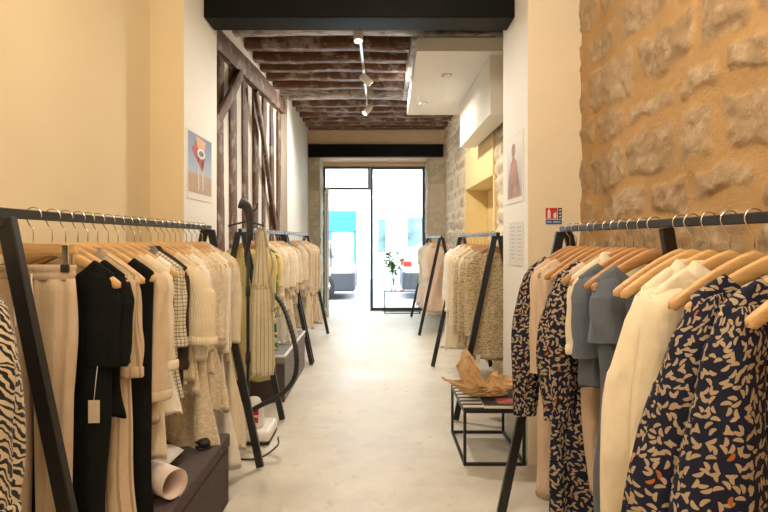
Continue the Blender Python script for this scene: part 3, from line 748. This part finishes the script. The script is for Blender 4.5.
hang(XL, RZ, 2.185, 'shirt', 'c_plaid', 'cream shirt with fine dark plaid checks', GA, -1, rz=.03, sl=.34, sr=.05, sr1=.05)
hang(XL, RZ, 2.245, 'shirt', 'c_brown', 'dark brown shirt behind the checked shirt', GA, -1, rz=-.03, sl=.45, sr=.05)
hang(XL, RZ, 2.345, 'knit', 'c_cream', 'chunky cream cable jumper with ribbed hem', GA, -1, rz=.10, sl=.36, sr=.075, sr1=.085, belly=.01, out=.04, len=.72)
hang(XL, RZ, 2.42, 'top', 'c_lace', 'cream lace top behind the cable jumper', GA, -1, sl=.32, sr=.06, sr1=.065, len=.80, tagc=('paper', .15, -.62))
hang(XL, RZ, 2.49, 'tee', 'c_white', 'white cotton top with puffed sleeve, right behind the cream lace top', GA, -1, sl=.40, sr=.055, sr1=.06)
hang(XL, RZ, 2.56, 'dress', 'c_lace', 'pale lace dress, first of the lace dresses', GA, -1, len=1.15, sl=.45)
hang(XL, RZ, 2.63, 'shirt', 'c_ecru', 'ecru linen shirt between two lace dresses', GA, -1, sl=.42)
hang(XL, RZ, 2.70, 'dress', 'c_lace', 'pale lace dress, second of the lace dresses', GA, -1, len=.98, sl=.42)
hang(XL, RZ, 2.78, 'tee', 'c_cream2', 'light cream top near the far end of the near left rail', GA, -1, sl=.46, sr=.055, sr1=.055)
hang(XL, RZ, 2.86, 'dress', 'c_white', 'long white dress reaching almost to the floor', GA, -1, len=1.34, hw=.27, sl=.52, sr=.055, sr1=.055)
hang(XL, RZ, 2.94, 'shirt', 'c_lace', 'pale lace blouse, last but one on the near left rail', GA, -1, sl=.50)
hang(XL, RZ, 3.03, 'dress', 'c_ecru', 'ecru tiered dress last on the near left rail', GA, -1, len=1.32, hw=.26, sl=.50, rz=0)

LX = XL - .02
mid = [('dress', 'c_yellow', 'pale yellow long dress, first on the rail behind the steamer', dict(len=1.2, sl=.5)),
       ('shirt', 'c_yellow', 'yellow blouse beside the green leaf print', dict(sl=.42)),
       ('slip', 'c_green', 'green leaf print dress', dict(len=1.02, sw=.2, hw=.2, ww=.2)),
       ('tee', 'c_yellow', 'butter yellow t-shirt behind the green print dress', dict(sl=.30, sw=.20)),
       ('shirt', 'c_cream2', 'cream shirt, first behind the butter yellow t-shirt', dict(sl=.40)),
       ('tee', 'c_ecru', 'ecru t-shirt in the middle of the rail behind the steamer', dict(sl=.34)),
       ('dress', 'c_white', 'white dress in the middle of the rail behind the steamer', dict(len=1.05)),
       ('shirt', 'c_lace', 'lace shirt on the rail behind the steamer', dict(sl=.38)),
       ('tee', 'c_cream2', 'cream boxy t-shirt between lace shirt and long ecru dress', dict(sl=.36)),
       ('dress', 'c_ecru', 'long ecru dress on the rail behind the steamer', dict(len=1.1)),
       ('tee', 'c_white', 'white short top near the far end of the rail behind the steamer', dict(sl=.34)),
       ('shirt', 'c_beige', 'beige shirt last but one on the rail behind the steamer', dict(sl=.42)),
       ('tee', 'c_cream2', 'cream t-shirt last on the rail behind the steamer', dict(sl=.36))]
for i, (k, m, d, ov) in enumerate(mid): hang(LX, RZ, 4.12 + i * .122, k, m, d, GB, -1, N=36, **ov)
far = [('tee', 'c_cream2', 'cream t-shirt first on the furthest left rail', dict(sl=.36)), ('tee', 'c_white', 'white t-shirt second on the furthest left rail', dict(sl=.36)),
       ('shirt', 'c_ecru', 'ecru shirt third on the furthest left rail', dict(sl=.45)), ('shirt', 'c_beige', 'beige shirt fourth on the furthest left rail', dict(sl=.5)),
       ('dress', 'c_cream2', 'cream dress fifth on the furthest left rail', dict(sl=.5)), ('shirt', 'c_pink', 'pale pink shirt on the furthest left rail', dict(sl=.5)),
       ('cardigan', 'c_cream2', 'cream cardigan on the furthest left rail', {}), ('dress', 'c_beige', 'beige dress on the furthest left rail', dict(sl=.5)),
       ('cardigan', 'c_ecru', 'ecru cardigan near the white pier', {}), ('dress', 'c_pink', 'pale pink dress near the end of the furthest left rail', dict(sl=.55)),
       ('cardigan', 'c_beige', 'long beige cardigan last but one on the furthest left rail', {}), ('dress', 'c_cream2', 'long cream dress last on the furthest left rail', dict(sl=.6, len=1.3))]
for i, (k, m, d, ov) in enumerate(far): hang(LX, RZ, 5.96 + i * .136, k, m, d, GC_, -1, N=32, **ov)

# ---------------- right side (rotation mirrored: sleeves swing toward the aisle)
X = XR; Z = rz_r
def RH(y, kind, mat, desc, **ov): return hang(X, Z, y, kind, mat, desc, GR, 1, red=ov.pop('red', y > 1.6), **ov)
RH(2.52, 'kimono', 'c_navy', 'navy leaf print blouse at the far end of the right rail', rz=.05, len=.85, sl=.72, out=.05, sr=.06, sr1=.055, belly=.02)
RH(2.44, 'dress', 'c_rose', 'rose beige long dress behind the short beige shirt', rz=.0, len=1.28, sl=.5, hw=.19)
RH(2.35, 'tee', 'c_rose', 'short beige top with loose sleeve', rz=.02, sl=.38, sr=.05, sr1=.045, len=.7)
RH(2.26, None, None, '', hlabel='bare brown hanger, first between short beige top and long navy dress')
RH(2.19, None, None, '', hlabel='bare brown hanger, second between short beige top and long navy dress')
RH(2.10, 'kimono', 'c_navy', 'long navy leaf print dress in the middle of the right rail', rz=.03, len=1.40, sl=.60, hw=.27, ww=.225, sr=.06, sr1=.055, belly=.035, out=.03)
RH(2.03, 'slip', 'c_rose', 'rose beige long slip dress just in front of the long navy dress', rz=-.04, len=1.05, sw=.185, ww=.14, hw=.12)
RH(1.965, 'shirt', 'c_ivory', 'ivory collared shirt between navy dress and slate top', rz=.05, sl=.30, sr=.05, sr1=.05, len=.5)
RH(1.895, 'tee', 'c_slate', 'slate blue t-shirt with rolled sleeve, further of the two slate pieces', rz=.0, sl=.30, len=.6)
RH(1.82, None, None, '', hlabel='bare brown hanger between the two slate blue pieces')
RH(1.75, 'dress', 'c_slate', 'long slate blue short-sleeved dress', rz=-.03, len=1.02, sl=.22, ww=.19, hw=.20, sr=.052, sr1=.06)
RH(1.60, None, None, '', hlabel='bare brown hanger just behind the ivory shirts, further one', rz=.04)
RH(1.54, None, None, '', hlabel='bare brown hanger just behind the ivory shirts, nearer one', rz=-.02)
RH(1.46, 'shirt', 'c_ivory', 'ivory linen shirt, further of the two large ones', rz=.06, sl=.75, out=.08, sr=.06, sr1=.07, belly=.02, nw=.12, sw=.20, len=1.2)
RH(1.375, 'shirt', 'c_ivory', 'ivory linen shirt, nearer of the two large ones', rz=-.02, sl=.90, out=.05, sr=.06, sr1=.055, nw=.12, len=1.2)
RH(1.285, None, None, '', hlabel='large bare orange-brown hanger in front of the ivory shirts', rz=-.02)
RH(1.20, 'kimono', 'c_navy', 'navy leaf print wide-sleeved blouse with pointed sleeve beside the ivory shirts', rz=-.10, sl=.66, sr=.052, sr1=.125, belly=.0, out=.08, len=.98, sw=.20)
RH(1.105, 'kimono', 'c_navy', 'navy leaf print blouse nearest the camera', rz=.04, sl=.68, sr=.052, sr1=.115, belly=.0, out=.05, sw=.21, len=1.0)
RH(1.03, None, None, '', hlabel='bare hanger at the right picture edge before the navy blouse', rz=.06)
RH(.93, None, None, '', hlabel='bare hanger cut off by the right picture edge', rz=.0)

r2 = [('cardigan', 'c_fleck', 'large flecked cardigan nearest on the middle right rail', dict(len=1.0, rz=0, tagc=('paper', -.13, -.90))), ('cardigan', 'c_fleck', 'flecked cardigan second on the middle right rail', dict(out=.03)),
      ('cardigan', 'c_ecru', 'ecru cardigan between flecked cardigans', dict(out=.02)), ('cardigan', 'c_fleck', 'flecked cardigan behind the ecru cardigan', dict(out=.03)),
      ('shirt', 'c_cream2', 'cream shirt on the middle right rail', dict(sl=.6)), ('cardigan', 'c_lace', 'cream lace cardigan on the middle right rail', {}),
      ('shirt', 'c_ecru', 'ecru blouse on the middle right rail', dict(sl=.55, out=.02)), ('dress', 'c_cream2', 'cream dress on the middle right rail', dict(len=1.15, sl=.5)),
      ('shirt', 'c_white', 'white shirt near the far end of the middle right rail', {}), ('dress', 'c_white', 'white dress last on the middle right rail', dict(len=1.2, sl=.5))]
for i, (k, m, d, ov) in enumerate(r2): hang(.92, 1.445, 4.10 + i * .155, k, m, d, GS, 1, N=36, red=True, **ov)
r3 = [('dress', 'c_pink', 'pale pink dress nearest on the far right rail', dict(len=1.12, sl=.4)), ('dress', 'c_white', 'white dress second on the far right rail', dict(len=1.2, sl=.45)),
      ('shirt', 'c_white', 'white shirt third on the far right rail', {}), ('dress', 'c_pink', 'pink dress fourth on the far right rail', dict(len=1.15)),
      ('dress', 'c_white', 'white dress fifth on the far right rail', dict(len=1.1)), ('shirt', 'c_cream2', 'cream shirt sixth on the far right rail', {}),
      ('dress', 'c_white', 'white dress last on the far right rail', dict(len=1.2))]
for i, (k, m, d, ov) in enumerate(r3): hang(.92, 1.445, 7.65 + i * .23, k, m, d, GT, 1, N=30, **ov)

# ------------------------------------------------------------------ benches
def bench(name, x0, x1, y0, y1, h, mat, lid, label):
    r = empty(name, ((x0 + x1) / 2, (y0 + y1) / 2, 0), 0, label, 'storage bench'); a = (x1 - x0) / 2; b = (y1 - y0) / 2
    bm = bmesh.new(); add_box(bm, (-a + .006, -b + .006, 0), (a - .006, b - .006, h - .075), .008, seg=2); link('body', bm_mesh(bm), mat, r)
    bm = bmesh.new(); add_box(bm, (-a, -b, h - .072), (a, b, h), .012, seg=3); link('lid', bm_mesh(bm), lid, r); return r
bench('storage_bench', -1.36, -.79, 1.72, 2.74, .37, 'felt', 'felt', 'dark brown felt storage bench under the near left rail')
b2 = bench('storage_bench', -1.32, -.80, 4.42, 5.64, .40, 'felt_l', 'felt_l', 'grey felt storage bench with white edging under the middle left rail')
bm = bmesh.new(); add_box(bm, (-.263, -.614, .385), (.263, .614, .403), .003); link('edging', bm_mesh(bm), 'board_white', b2)
bm = bmesh.new(); add_box(bm, (-.245, -.596, .4035), (.245, .596, .408), .001); link('top_pad', bm_mesh(bm), 'felt_l', b2)
fp = bm = bmesh.new(); add_box(bm, (-.255, -.6145, .0), (.255, -.6045, .325), .002); link('end_panel', bm_mesh(bm), 'felt', b2)

# rolled magazine, folded paper and shoe on the near bench
r = empty('rolled_magazine', (-.885, 2.07, .437), 0, 'pinkish white rolled magazine on the dark felt bench', 'magazine')
v = []; f = []; n = 40
for i in range(n):
    a = i / (n - 1) * 2 * PI * 1.35; rr = .062 - .010 * i / (n - 1)
    for yy in (-.10, .10): v.append((rr * math.cos(a - 1.2), yy, rr * math.sin(a - 1.2)))
    if i: f.append((2 * i - 2, 2 * i - 1, 2 * i + 1, 2 * i))
me = mesh_from(v, f, True); o = link('cover', me, 'pinkpaper', r); md = o.modifiers.new('t', 'SOLIDIFY'); md.thickness = .004; r.rotation_euler = (0, 0, 1.0)
v = []; f = []
for i in range(12):
    t = i / 11; 
    for s in (0, 1): v.append((-.16 + .29 * t, -.11 + .22 * s, .012 + .10 * math.sin(t * 2.2) ** 2 * (1 - .2 * s)))
    if i: f.append((2 * i - 2, 2 * i, 2 * i + 1, 2 * i - 1))
o = link('wrapping_paper', mesh_from(v, f, True), 'paper', None); o.location = (-1.02, 2.24, .372); o.modifiers.new('t', 'SOLIDIFY').thickness = .003
tag(o, 'curled sheet of pale paper behind the rolled magazine', 'paper')
def shoe(x, y, z, rz, label):
    r = empty('heeled_sandal', (x, y, z), rz, label, 'shoe', 'black shoes on the dark bench')
    v = []; f = []; n = 18; rows = 14
    for i in range(rows):
        t = i / (rows - 1); yy = -.12 + .24 * t; w = .034 * math.sin(PI * (t * .86 + .1)) ** .5 + .004; top = .035 + .05 * t ** 2; 
        for j in range(n):
            a = 2 * PI * j / n; v.append((w * math.cos(a), yy, .012 + top * .5 + top * .5 * math.sin(a)))
        if i:
            for j in range(n): f.append(((i - 1) * n + j, i * n + j, i * n + (j + 1) % n, (i - 1) * n + (j + 1) % n))
    f.append(tuple(range(n))); f.append(tuple(range((rows - 1) * n, rows * n))[::-1])
    link('upper', mesh_from(v, f, True), 'rubber', r)
    box('sole', (-.034, -.118, 0), (.034, .118, .013), 'ink', r, .005)
    tube('strap', spline([(-.03, .06, .05), (-.025, .07, .10), (.0, .075, .118), (.025, .07, .10), (.03, .06, .05)], 5), .004, 'rubber', r, 6)
    return r
shoe(-.92, 2.60, .371, .7, 'black strappy shoe on the dark bench, pointing at the hems')
shoe(-1.05, 2.47, .371, 1.0, 'black shoe lying behind the other shoe on the dark bench')

# ------------------------------------------------------------------ garment steamer and the striped jumpsuit on it
stx, sty = -.905, 3.62
r = empty('garment_steamer', (stx, sty, 0), 0, 'upright garment steamer with white base, black pole and ribbed black hose', 'steamer')
bm = bmesh.new(); add_box(bm, (-.13, -.15, .02), (.17, .15, .10), .03, seg=4); bb = link('base', bm_mesh(bm, True), 'white_plastic', r)
box('base_skirt', (-.125, -.145, .004), (.165, .145, .032), 'rubber', bb, .01)
tk = link('water_tank', lathe([(.02, .095), (.072, .10), (.078, .13), (.066, .24), (.045, .29), (.03, .30)], 24), 'white_plastic', r); tk.location = (.035, -.04, 0)
for k, zz in enumerate((.15, .20)): box('red_label', (.02, -.122 + k * .008, zz), (.06, -.112 + k * .008, zz + .035), 'red', tk, .001).location = (-.01, .04, 0)
tube('pole', [(-.02, .02, .10), (-.02, .02, 1.62)], .011, 'rack', r); 
tube('pole_sleeve', [(-.02, .02, .52), (-.02, .02, .60)], .017, 'rubber', r)
tube('pole_collar', [(-.02, .02, 1.0), (-.02, .02, 1.07)], .016, 'rubber', r)
tube('hanger_arm', [(-.16, .02, 1.50), (-.02, .02, 1.535), (.10, .0, 1.50)], .007, 'rubber', r)
tube('steam_head', spline([(.0, -.01, 1.40), (.002, -.014, 1.52), (-.008, -.014, 1.60), (-.028, -.016, 1.645), (-.065, -.02, 1.662)], 6), [.024] * 8 + [.026 + .0009 * k for k in range(17)], 'rubber', r, 14)
tube('hook_arm', spline([(-.01, .01, 1.60), (.04, .0, 1.615), (.055, 0, 1.66)], 5), .006, 'rubber', r, 8)
hp = spline([(.0, -.012, 1.41), (-.035, .04, 1.28), (-.01, .125, 1.12), (.10, .15, 1.03), (.21, .09, .93), (.30, -.06, .78), (.35, -.14, .62), (.335, -.14, .46), (.24, -.14, .345), (.10, -.13, .27), (.03, -.09, .22)], 16)
v = tube_mesh(hp, [.0165 + .0022 * math.sin(i * 2.1) for i in range(len(hp))], 12); link('hose', v, 'rubber', r)
cb = tube('power_cord', spline([(stx - .08, sty + .17, .006), (stx - .2, sty + .05, .006), (stx - .12, sty - .28, .006), (stx + .12, sty - .36, .006), (stx + .22, sty - .16, .006), (stx + .20, sty + .0, .006)], 10), .005, 'rubber', None, 8)
tag(cb, 'thin black power cord curling on the floor round the steamer', 'cord')
seedc[0] = 777
j = empty('striped_jumpsuit', (-.835, 3.68, 1.49), .05, 'cream jumpsuit with thin dark stripes hanging on the steamer', 'jumpsuit')
rnd = random.Random(9)
def drape(rows, n=44, fold=.006, ph=0, kf=8):
    v = []; f = []
    for i, (cx, cy, zz, hw, d) in enumerate(rows):
        t = i / (len(rows) - 1)
        for q in range(n):
            a = 2 * PI * q / n; c = math.cos(a); s = math.sin(a)
            v.append((cx + hw * c, cy + d * s + fold * t ** .4 * (math.sin(kf * c + ph + t * 2) + .5 * math.sin(kf * 2 * c + ph)), zz))
        if i:
            for q in range(n): f.append(((i - 1) * n + q, i * n + q, i * n + (q + 1) % n, (i - 1) * n + (q + 1) % n))
    f.append(tuple(range(n))); f.append(tuple(range((len(rows) - 1) * n, len(rows) * n))[::-1])
    return ring_uv(mesh_from(v, f, True), n)
link('bodice', drape([(0, 0, -.02 - .40 * t, .014 + .058 * t ** .7, .015 + .02 * t) for t in [i / 12 for i in range(13)]], ph=1), 'c_stripe', j)
link('waistband', drape([(0, 0, -.40 - .04 * t,   .072 - .004 * math.sin(t * 3), .037) for t in [0, .3, .6, 1]], fold=.002), 'c_stripe', j)
link('skirt', drape([(0, 0, -.435 - .62 * t, .070 + .022 * math.sin(t * 2.2), .036 + .01 * t) for t in [i / 20 for i in range(21)]], fold=.009, ph=2), 'c_stripe', j)
for s in (-1, 1):
    tube('shoulder_strap', spline([(s * .012, -.015, .0), (s * .03, -.022, -.06), (s * .045, -.026, -.14)], 5), .008, 'c_stripe', j, 8)
tube('sash', spline([(.06, -.042, -.15), (.085, -.05, -.26), (.07, -.055, -.37), (.09, -.052, -.50), (.08, -.05, -.60)], 6), [.006 + .006 * (i / 24) for i in range(25)], 'c_stripe', j, 8)
tube('hanging_loop', spline([(0, -.006, -.03), (-.012, -.006, .0), (0, -.006, .02), (.012, -.006, .0), (0, -.006, -.03)], 5), .003, 'c_stripe', j, 6)

# ------------------------------------------------------------------ wire table with magazine and paper bag
tx0, tx1, ty0, ty1, th = .53, .915, 3.10, 3.70, .345
ty0, ty1 = 3.17, 3.72
r = empty('side_table', ((tx0 + tx1) / 2, (ty0 + ty1) / 2, 0), 0, 'low black wire frame table beside the right pillar', 'table')
a = (tx1 - tx0) / 2; b = (ty1 - ty0) / 2; q = .009
for sx in (-1, 1):
    for sy in (-1, 1): box('leg', (sx * (a - q) - q, sy * (b - q) - q, 0), (sx * (a - q) + q, sy * (b - q) + q, th), 'rack', r)
for z_ in (.0, th - 2 * q):
    for sx in (-1, 1): box('rail', (sx * (a - q) - q, -b + 2 * q, z_), (sx * (a - q) + q, b - 2 * q, z_ + 2 * q), 'rack', r, .001)
    for sy in (-1, 1): box('rail', (-a + 2 * q, sy * (b - q) - q, z_), (a - 2 * q, sy * (b - q) + q, z_ + 2 * q), 'rack', r, .001)
box('tabletop', (-a, -b, th + .0005), (a, b, th + .012), 'ink', r)
# striped cloth strip on the left part of the top
m, nt, bs = new_mat('black_white_bands'); vv = coords(nt); sx_ = N(nt, 'ShaderNodeSeparateXYZ'); L(nt, vv, sx_.inputs[0])
g = math_node(nt, 'PINGPONG', sx_.outputs[1], .035); L(nt, mixc(nt, math_node(nt, 'GREATER_THAN', g, .0175), (.03, .03, .03), (.75, .7, .62)), bs.inputs['Base Color'])
o = box('striped_book', (tx0 + .0, ty0 + .01, th + .0125), (tx0 + .13, ty1 - .02, th + .022), m); tag(o, 'thin book with black and white bands on the low wire table', 'book')
mg = empty('magazine', (.775, 3.40, th + .0128), -.03, 'thick black magazine with reddish cover picture beneath the paper bag', 'magazine')
box('pages', (-.11, -.24, 0), (.168, .22, .020), 'paper', mg); box('cover', (-.111, -.241, .0205), (.169, .221, .0225), 'ink', mg, 0)
box('cover_picture', (-.02, -.21, .0228), (.10, -.10, .0236), simple('cover_red', (.30, .07, .05), .4, var=.6, ns=18), mg, 0)
def bag_mesh():
    rnd = random.Random(17); n = 40; rings = 12; v = []; f = []
    lob = [(-2.9, .27, .17), (-2.0, .10, .10), (-1.1, .05, .06), (.15, .22, .15), (1.0, .13, .17), (2.05, .12, .36), (2.5, .10, .12)]
    for i in range(rings):
        t = i / (rings - 1)
        for k in range(n):
            a = 2 * PI * k / n; R = .10 + .02 * math.cos(2 * a); out = 0; up = .06
            for (aa, o_, u_) in lob:
                d = abs((a - aa + PI) % (2 * PI) - PI); g = max(0, 1 - d / .62) ; out += o_ * g; up += u_ * g
            rr = R * min(1, t * 3.2) ** .6 + out * t ** 1.6 * .72; zz = (max(0, t - .16)) ** 1.25 * up * 1.25
            jit = .004 + .007 * t
            cr = .010 * t * (1 if (k + (i // 2)) % 2 else -1) * rnd.uniform(.2, 1)
            v.append(((rr + cr) * math.cos(a) + rnd.uniform(-jit, jit), (rr + cr) * math.sin(a) * .75 + rnd.uniform(-jit, jit), zz + .004 + rnd.uniform(0, jit) * t))
        if i:
            for k in range(n): f.append(((i - 1) * n + k, (i - 1) * n + (k + 1) % n, i * n + (k + 1) % n, i * n + k))
    return mesh_from(v, f)
o = link('paper_bag', bag_mesh(), 'kraft'); o.location = (.70, 3.36, th + .036); o.scale = (1.04, 1.0, .62); o.modifiers.new('t', 'SOLIDIFY').thickness = .0015
tag(o, 'crumpled brown paper bag standing open on the magazine', 'bag')

# ------------------------------------------------------------------ things on the walls
def poster_mat_left():
    m, nt, b = new_mat('desert_poster'); tc = N(nt, 'ShaderNodeTexCoord'); sx = N(nt, 'ShaderNodeSeparateXYZ'); L(nt, tc.outputs['Generated'], sx.inputs[0])
    z = sx.outputs[2]; nz = noise(nt, tc.outputs['Generated'], 9, 4)
    sky = mixc(nt, ramp(nt, z, .35, .95), (.38, .45, .56), (.07, .13, .28))
    land = mixc(nt, nz, (.40, .20, .10), (.48, .38, .26))
    e = math_node(nt, 'ADD', z, math_node(nt, 'MULTIPLY', nz, -.12)); c = mixc(nt, math_node(nt, 'GREATER_THAN', e, .27), land, sky)
    L(nt, c, b.inputs['Base Color']); return m
pw = empty('desert_poster', (-1.179, 3.43, 1.4), 0, 'poster of a roadside sign against blue sky on the left pillar', 'poster')
box('sheet', (0, -.27, .26), (.002, .20, .70), 'paper', pw, 0)
box('picture', (.002, -.255, .305), (.003, .185, .685), poster_mat_left(), pw, 0)
def flat_yz(nm, poly, x, mat, par):
    return prism(nm, poly, 0, x, x + .0008, mat, par)
m_or = simple('sign_orange', (.66, .36, .16), .6); m_rd = simple('sign_red', (.40, .06, .05), .6)
flat_yz('sign_arrow', [(-.20, .58), (-.12, .64), (.05, .56), (.0, .45), (-.06, .49)], .003, m_rd, pw)
flat_yz('sign_panel', [(-.13, .672), (.06, .66), (.03, .59), (-.10, .60)], .004, m_or, pw)
flat_yz('sign_disc', [(-.03 + .075 * math.cos(a), .57 + .035 * math.sin(a)) for a in np.linspace(0, 2 * PI, 17)[:-1]], .005, 'paper', pw)
flat_yz('sign_disc_inner', [(-.03 + .045 * math.cos(a), .57 + .018 * math.sin(a)) for a in np.linspace(0, 2 * PI, 13)[:-1]], .006, 'blue_ink', pw)
for y in (-.08, .0): flat_yz('sign_pole', [(y, .33), (y + .015, .33), (y + .015, .54), (y, .54)], .003, 'paper', pw)

pq = empty('figure_poster', (.925, 3.47, 1.4), 0, 'pale poster of a seated figure on the right pillar', 'poster')
box('sheet', (-.003, -.22, .25), (0, .20, .71), 'paper', pq, 0)
m, nt, b = new_mat('figure_backdrop'); tc = N(nt, 'ShaderNodeTexCoord'); sx = N(nt, 'ShaderNodeSeparateXYZ'); L(nt, tc.outputs['Generated'], sx.inputs[0])
nz = noise(nt, tc.outputs['Generated'], 4, 3); L(nt, mixc(nt, math_node(nt, 'ADD', sx.outputs[2], math_node(nt, 'MULTIPLY', nz, .3)), (.30, .31, .34), (.80, .78, .76)), b.inputs['Base Color'])
box('picture', (-.004, -.19, .285), (-.003, .17, .69), m, pq, 0)
sil = [(-.17, .29), (.15, .29), (.14, .40), (.11, .47), (.085, .52), (.045, .545), (.035, .565), (.055, .59), (.055, .63), (.03, .652), (-.01, .652), (-.035, .63), (-.035, .59), (-.015, .565), (-.025, .545), (-.075, .52), (-.10, .45), (-.13, .38)]
prism('figure', sil, 0, -.0048, -.0041, simple('figure_tone', (.42, .24, .18), .6, var=.35, ns=7), pq)
M['notice_ink'] = simple('notice_ink', (.52, .51, .48), .7)
pn = empty('price_notice', (.925, 3.45, 1.4), 0, 'white printed notice below the figure poster on the right pillar', 'notice')
box('sheet', (-.003, -.19, -.17), (0, .16, .12), simple('notice_paper', (.70, .68, .62), .6), pn, 0)
for k in range(9):
    for (u, w) in ((-.16, .11), (.0, .12)):
        box('text_line', (-.0038, u, .08 - k * .026), (-.0031, u + w * (1 - .25 * ((k * 7) % 3) / 2), .088 - k * .026), 'notice_ink', pn, 0)

sg = empty('fire_sign', (1.083, 3.159, 1.548), 0, 'small red and blue fire extinguisher sign on the right pillar', 'sign')
box('plate', (-.052, -.003, -.052), (.052, 0, .052), 'paper', sg, .0005)
def gl(nm, pts, mat, y=-.0045): return prism(nm, pts, 1, y, -.0031, mat, sg)
gl('red_panel', [(-.050, -.018), (.022, -.018), (.022, .050), (-.050, .050)], 'red', -.0036)
gl('black_panel', [(.026, -.018), (.050, -.018), (.050, .050), (.026, .050)], 'ink', -.0036)
gl('blue_panel', [(-.050, -.050), (.050, -.050), (.050, -.022), (-.050, -.022)], 'blue_ink', -.0036)
gl('extinguisher', [(-.038, -.014), (-.020, -.014), (-.020, .030), (-.026, .036), (-.026, .045), (-.034, .045), (-.034, .036), (-.038, .030)], 'paper')
gl('flame', [(.0, -.014), (.016, -.014), (.018, .006), (.012, .028), (.006, .012), (.002, .022), (-.003, .004)], 'paper')
for k in range(3): gl('glyph', [(.031, .038 - k * .020), (.045, .042 - k * .020), (.045, .034 - k * .020), (.036, .030 - k * .020)], 'paper')
for k in range(2): gl('caption', [(-.044 + k * .04, -.040), (-.014 + k * .055, -.040), (-.014 + k * .055, -.032), (-.044 + k * .04, -.032)], 'palebl')

# ------------------------------------------------------------------ track lights
tr = empty('track_light', (-.12, 5.2, 3.30), 0, 'ceiling light track with three cylindrical spot heads', 'track light')
def LR(p): return (p[0] + .12, p[1] - 5.2, p[2] - 3.30)
bar('track', LR((-.18, 4.2, 3.37)), LR((-.15, 7.6, 3.37)), .032, .03, 'steel', tr, up=(1, 0, 0))
heads = [((-.18, 4.62, 3.345), (0.05, -.25, -1), 'near'), ((-.14, 5.95, 3.35), (.55, .25, -.45), ''), ((-.15, 7.35, 3.35), (-.55, -.35, -.7), '')]
m_lamp = emit('lamp_face', (1, .82, .55), 14); lights = []
for i, (p, d, _) in enumerate(heads):
    p = Vector(LR(p)); d = Vector(d).normalized(); p2 = p + Vector((0, 0, -.085))
    h = tube('spot_head', [p2 - d * .075, p2 - d * .07, p2 + d * .07, p2 + d * .075], [.038, .044, .044, .040], 'white_plastic', tr, 20)
    tube('lamp_face', [p2 + d * .0755, p2 + d * .077], .034, m_lamp, h, 16)
    tube('bracket', [p + Vector((0, 0, .02)), p2], .008, 'steel', h, 8)
    lights.append((tr.location + p2 + d * .10, d))

# ------------------------------------------------------------------ lights
def spot(name, loc, d, e, col=(1, .90, .76), ang=110, blend=.8, rad=.05):
    l = bpy.data.lights.new(name, 'SPOT'); l.energy = e; l.color = col; l.spot_size = math.radians(ang); l.spot_blend = blend; l.shadow_soft_size = rad
    o = bpy.data.objects.new(name, l); C.objects.link(o); o.location = loc; o.rotation_euler = Vector(d).to_track_quat('-Z', 'Y').to_euler(); return o
for i, (p, d) in enumerate(lights): spot('track_spot_light', p, d, 165, ang=150, rad=.08)
# unseen lamps added to brighten the front room, above the picture
def fill_lamp(x, y, e, label, z=3.05, col=(1, .87, .68)):
    g = empty('unseen_fill_lamp', (x, y, 3.25), 0, label, 'added fill lamp', 'added fill lamps of the front room')
    link('rose', lathe([(.05, -.03), (.06, -.001)], 20), 'white_plastic', g)  # made-up fitting above the added light
    l = bpy.data.lights.new('fill_light', 'POINT'); l.energy = e; l.color = col; l.shadow_soft_size = .14
    o = bpy.data.objects.new('fill_light', l); C.objects.link(o); o.location = (x, y, z)
fill_lamp(-.25, .2, 45, 'unseen added fill lamp nearest the back of the shop'); fill_lamp(.25, 1.5, 45, 'unseen added fill lamp over the middle of the near rails'); fill_lamp(0, -1.4, 45, 'unseen added fill lamp behind the camera')

w = bpy.data.worlds.new('daylight'); bpy.context.scene.world = w; w.use_nodes = True
bg = w.node_tree.nodes['Background']; bg.inputs[0].default_value = (.86, .94, 1, 1); bg.inputs[1].default_value = 9

# ------------------------------------------------------------------ camera
cd = bpy.data.cameras.new('camera'); cam = bpy.data.objects.new('camera', cd); C.objects.link(cam)
cam.location = (0, 0, CAM); cam.rotation_euler = (PI / 2, 0, 0); cd.sensor_width = 36; cd.lens = 24; cd.shift_x = 6 / 768; cd.shift_y = -16 / 768; cd.clip_start = .05; cd.clip_end = 200
sc = bpy.context.scene; sc.camera = cam
sc.view_settings.view_transform = 'Standard'; sc.view_settings.look = 'None'; sc.view_settings.exposure = 0; sc.view_settings.gamma = 1; sc.view_settings.use_curve_mapping = False
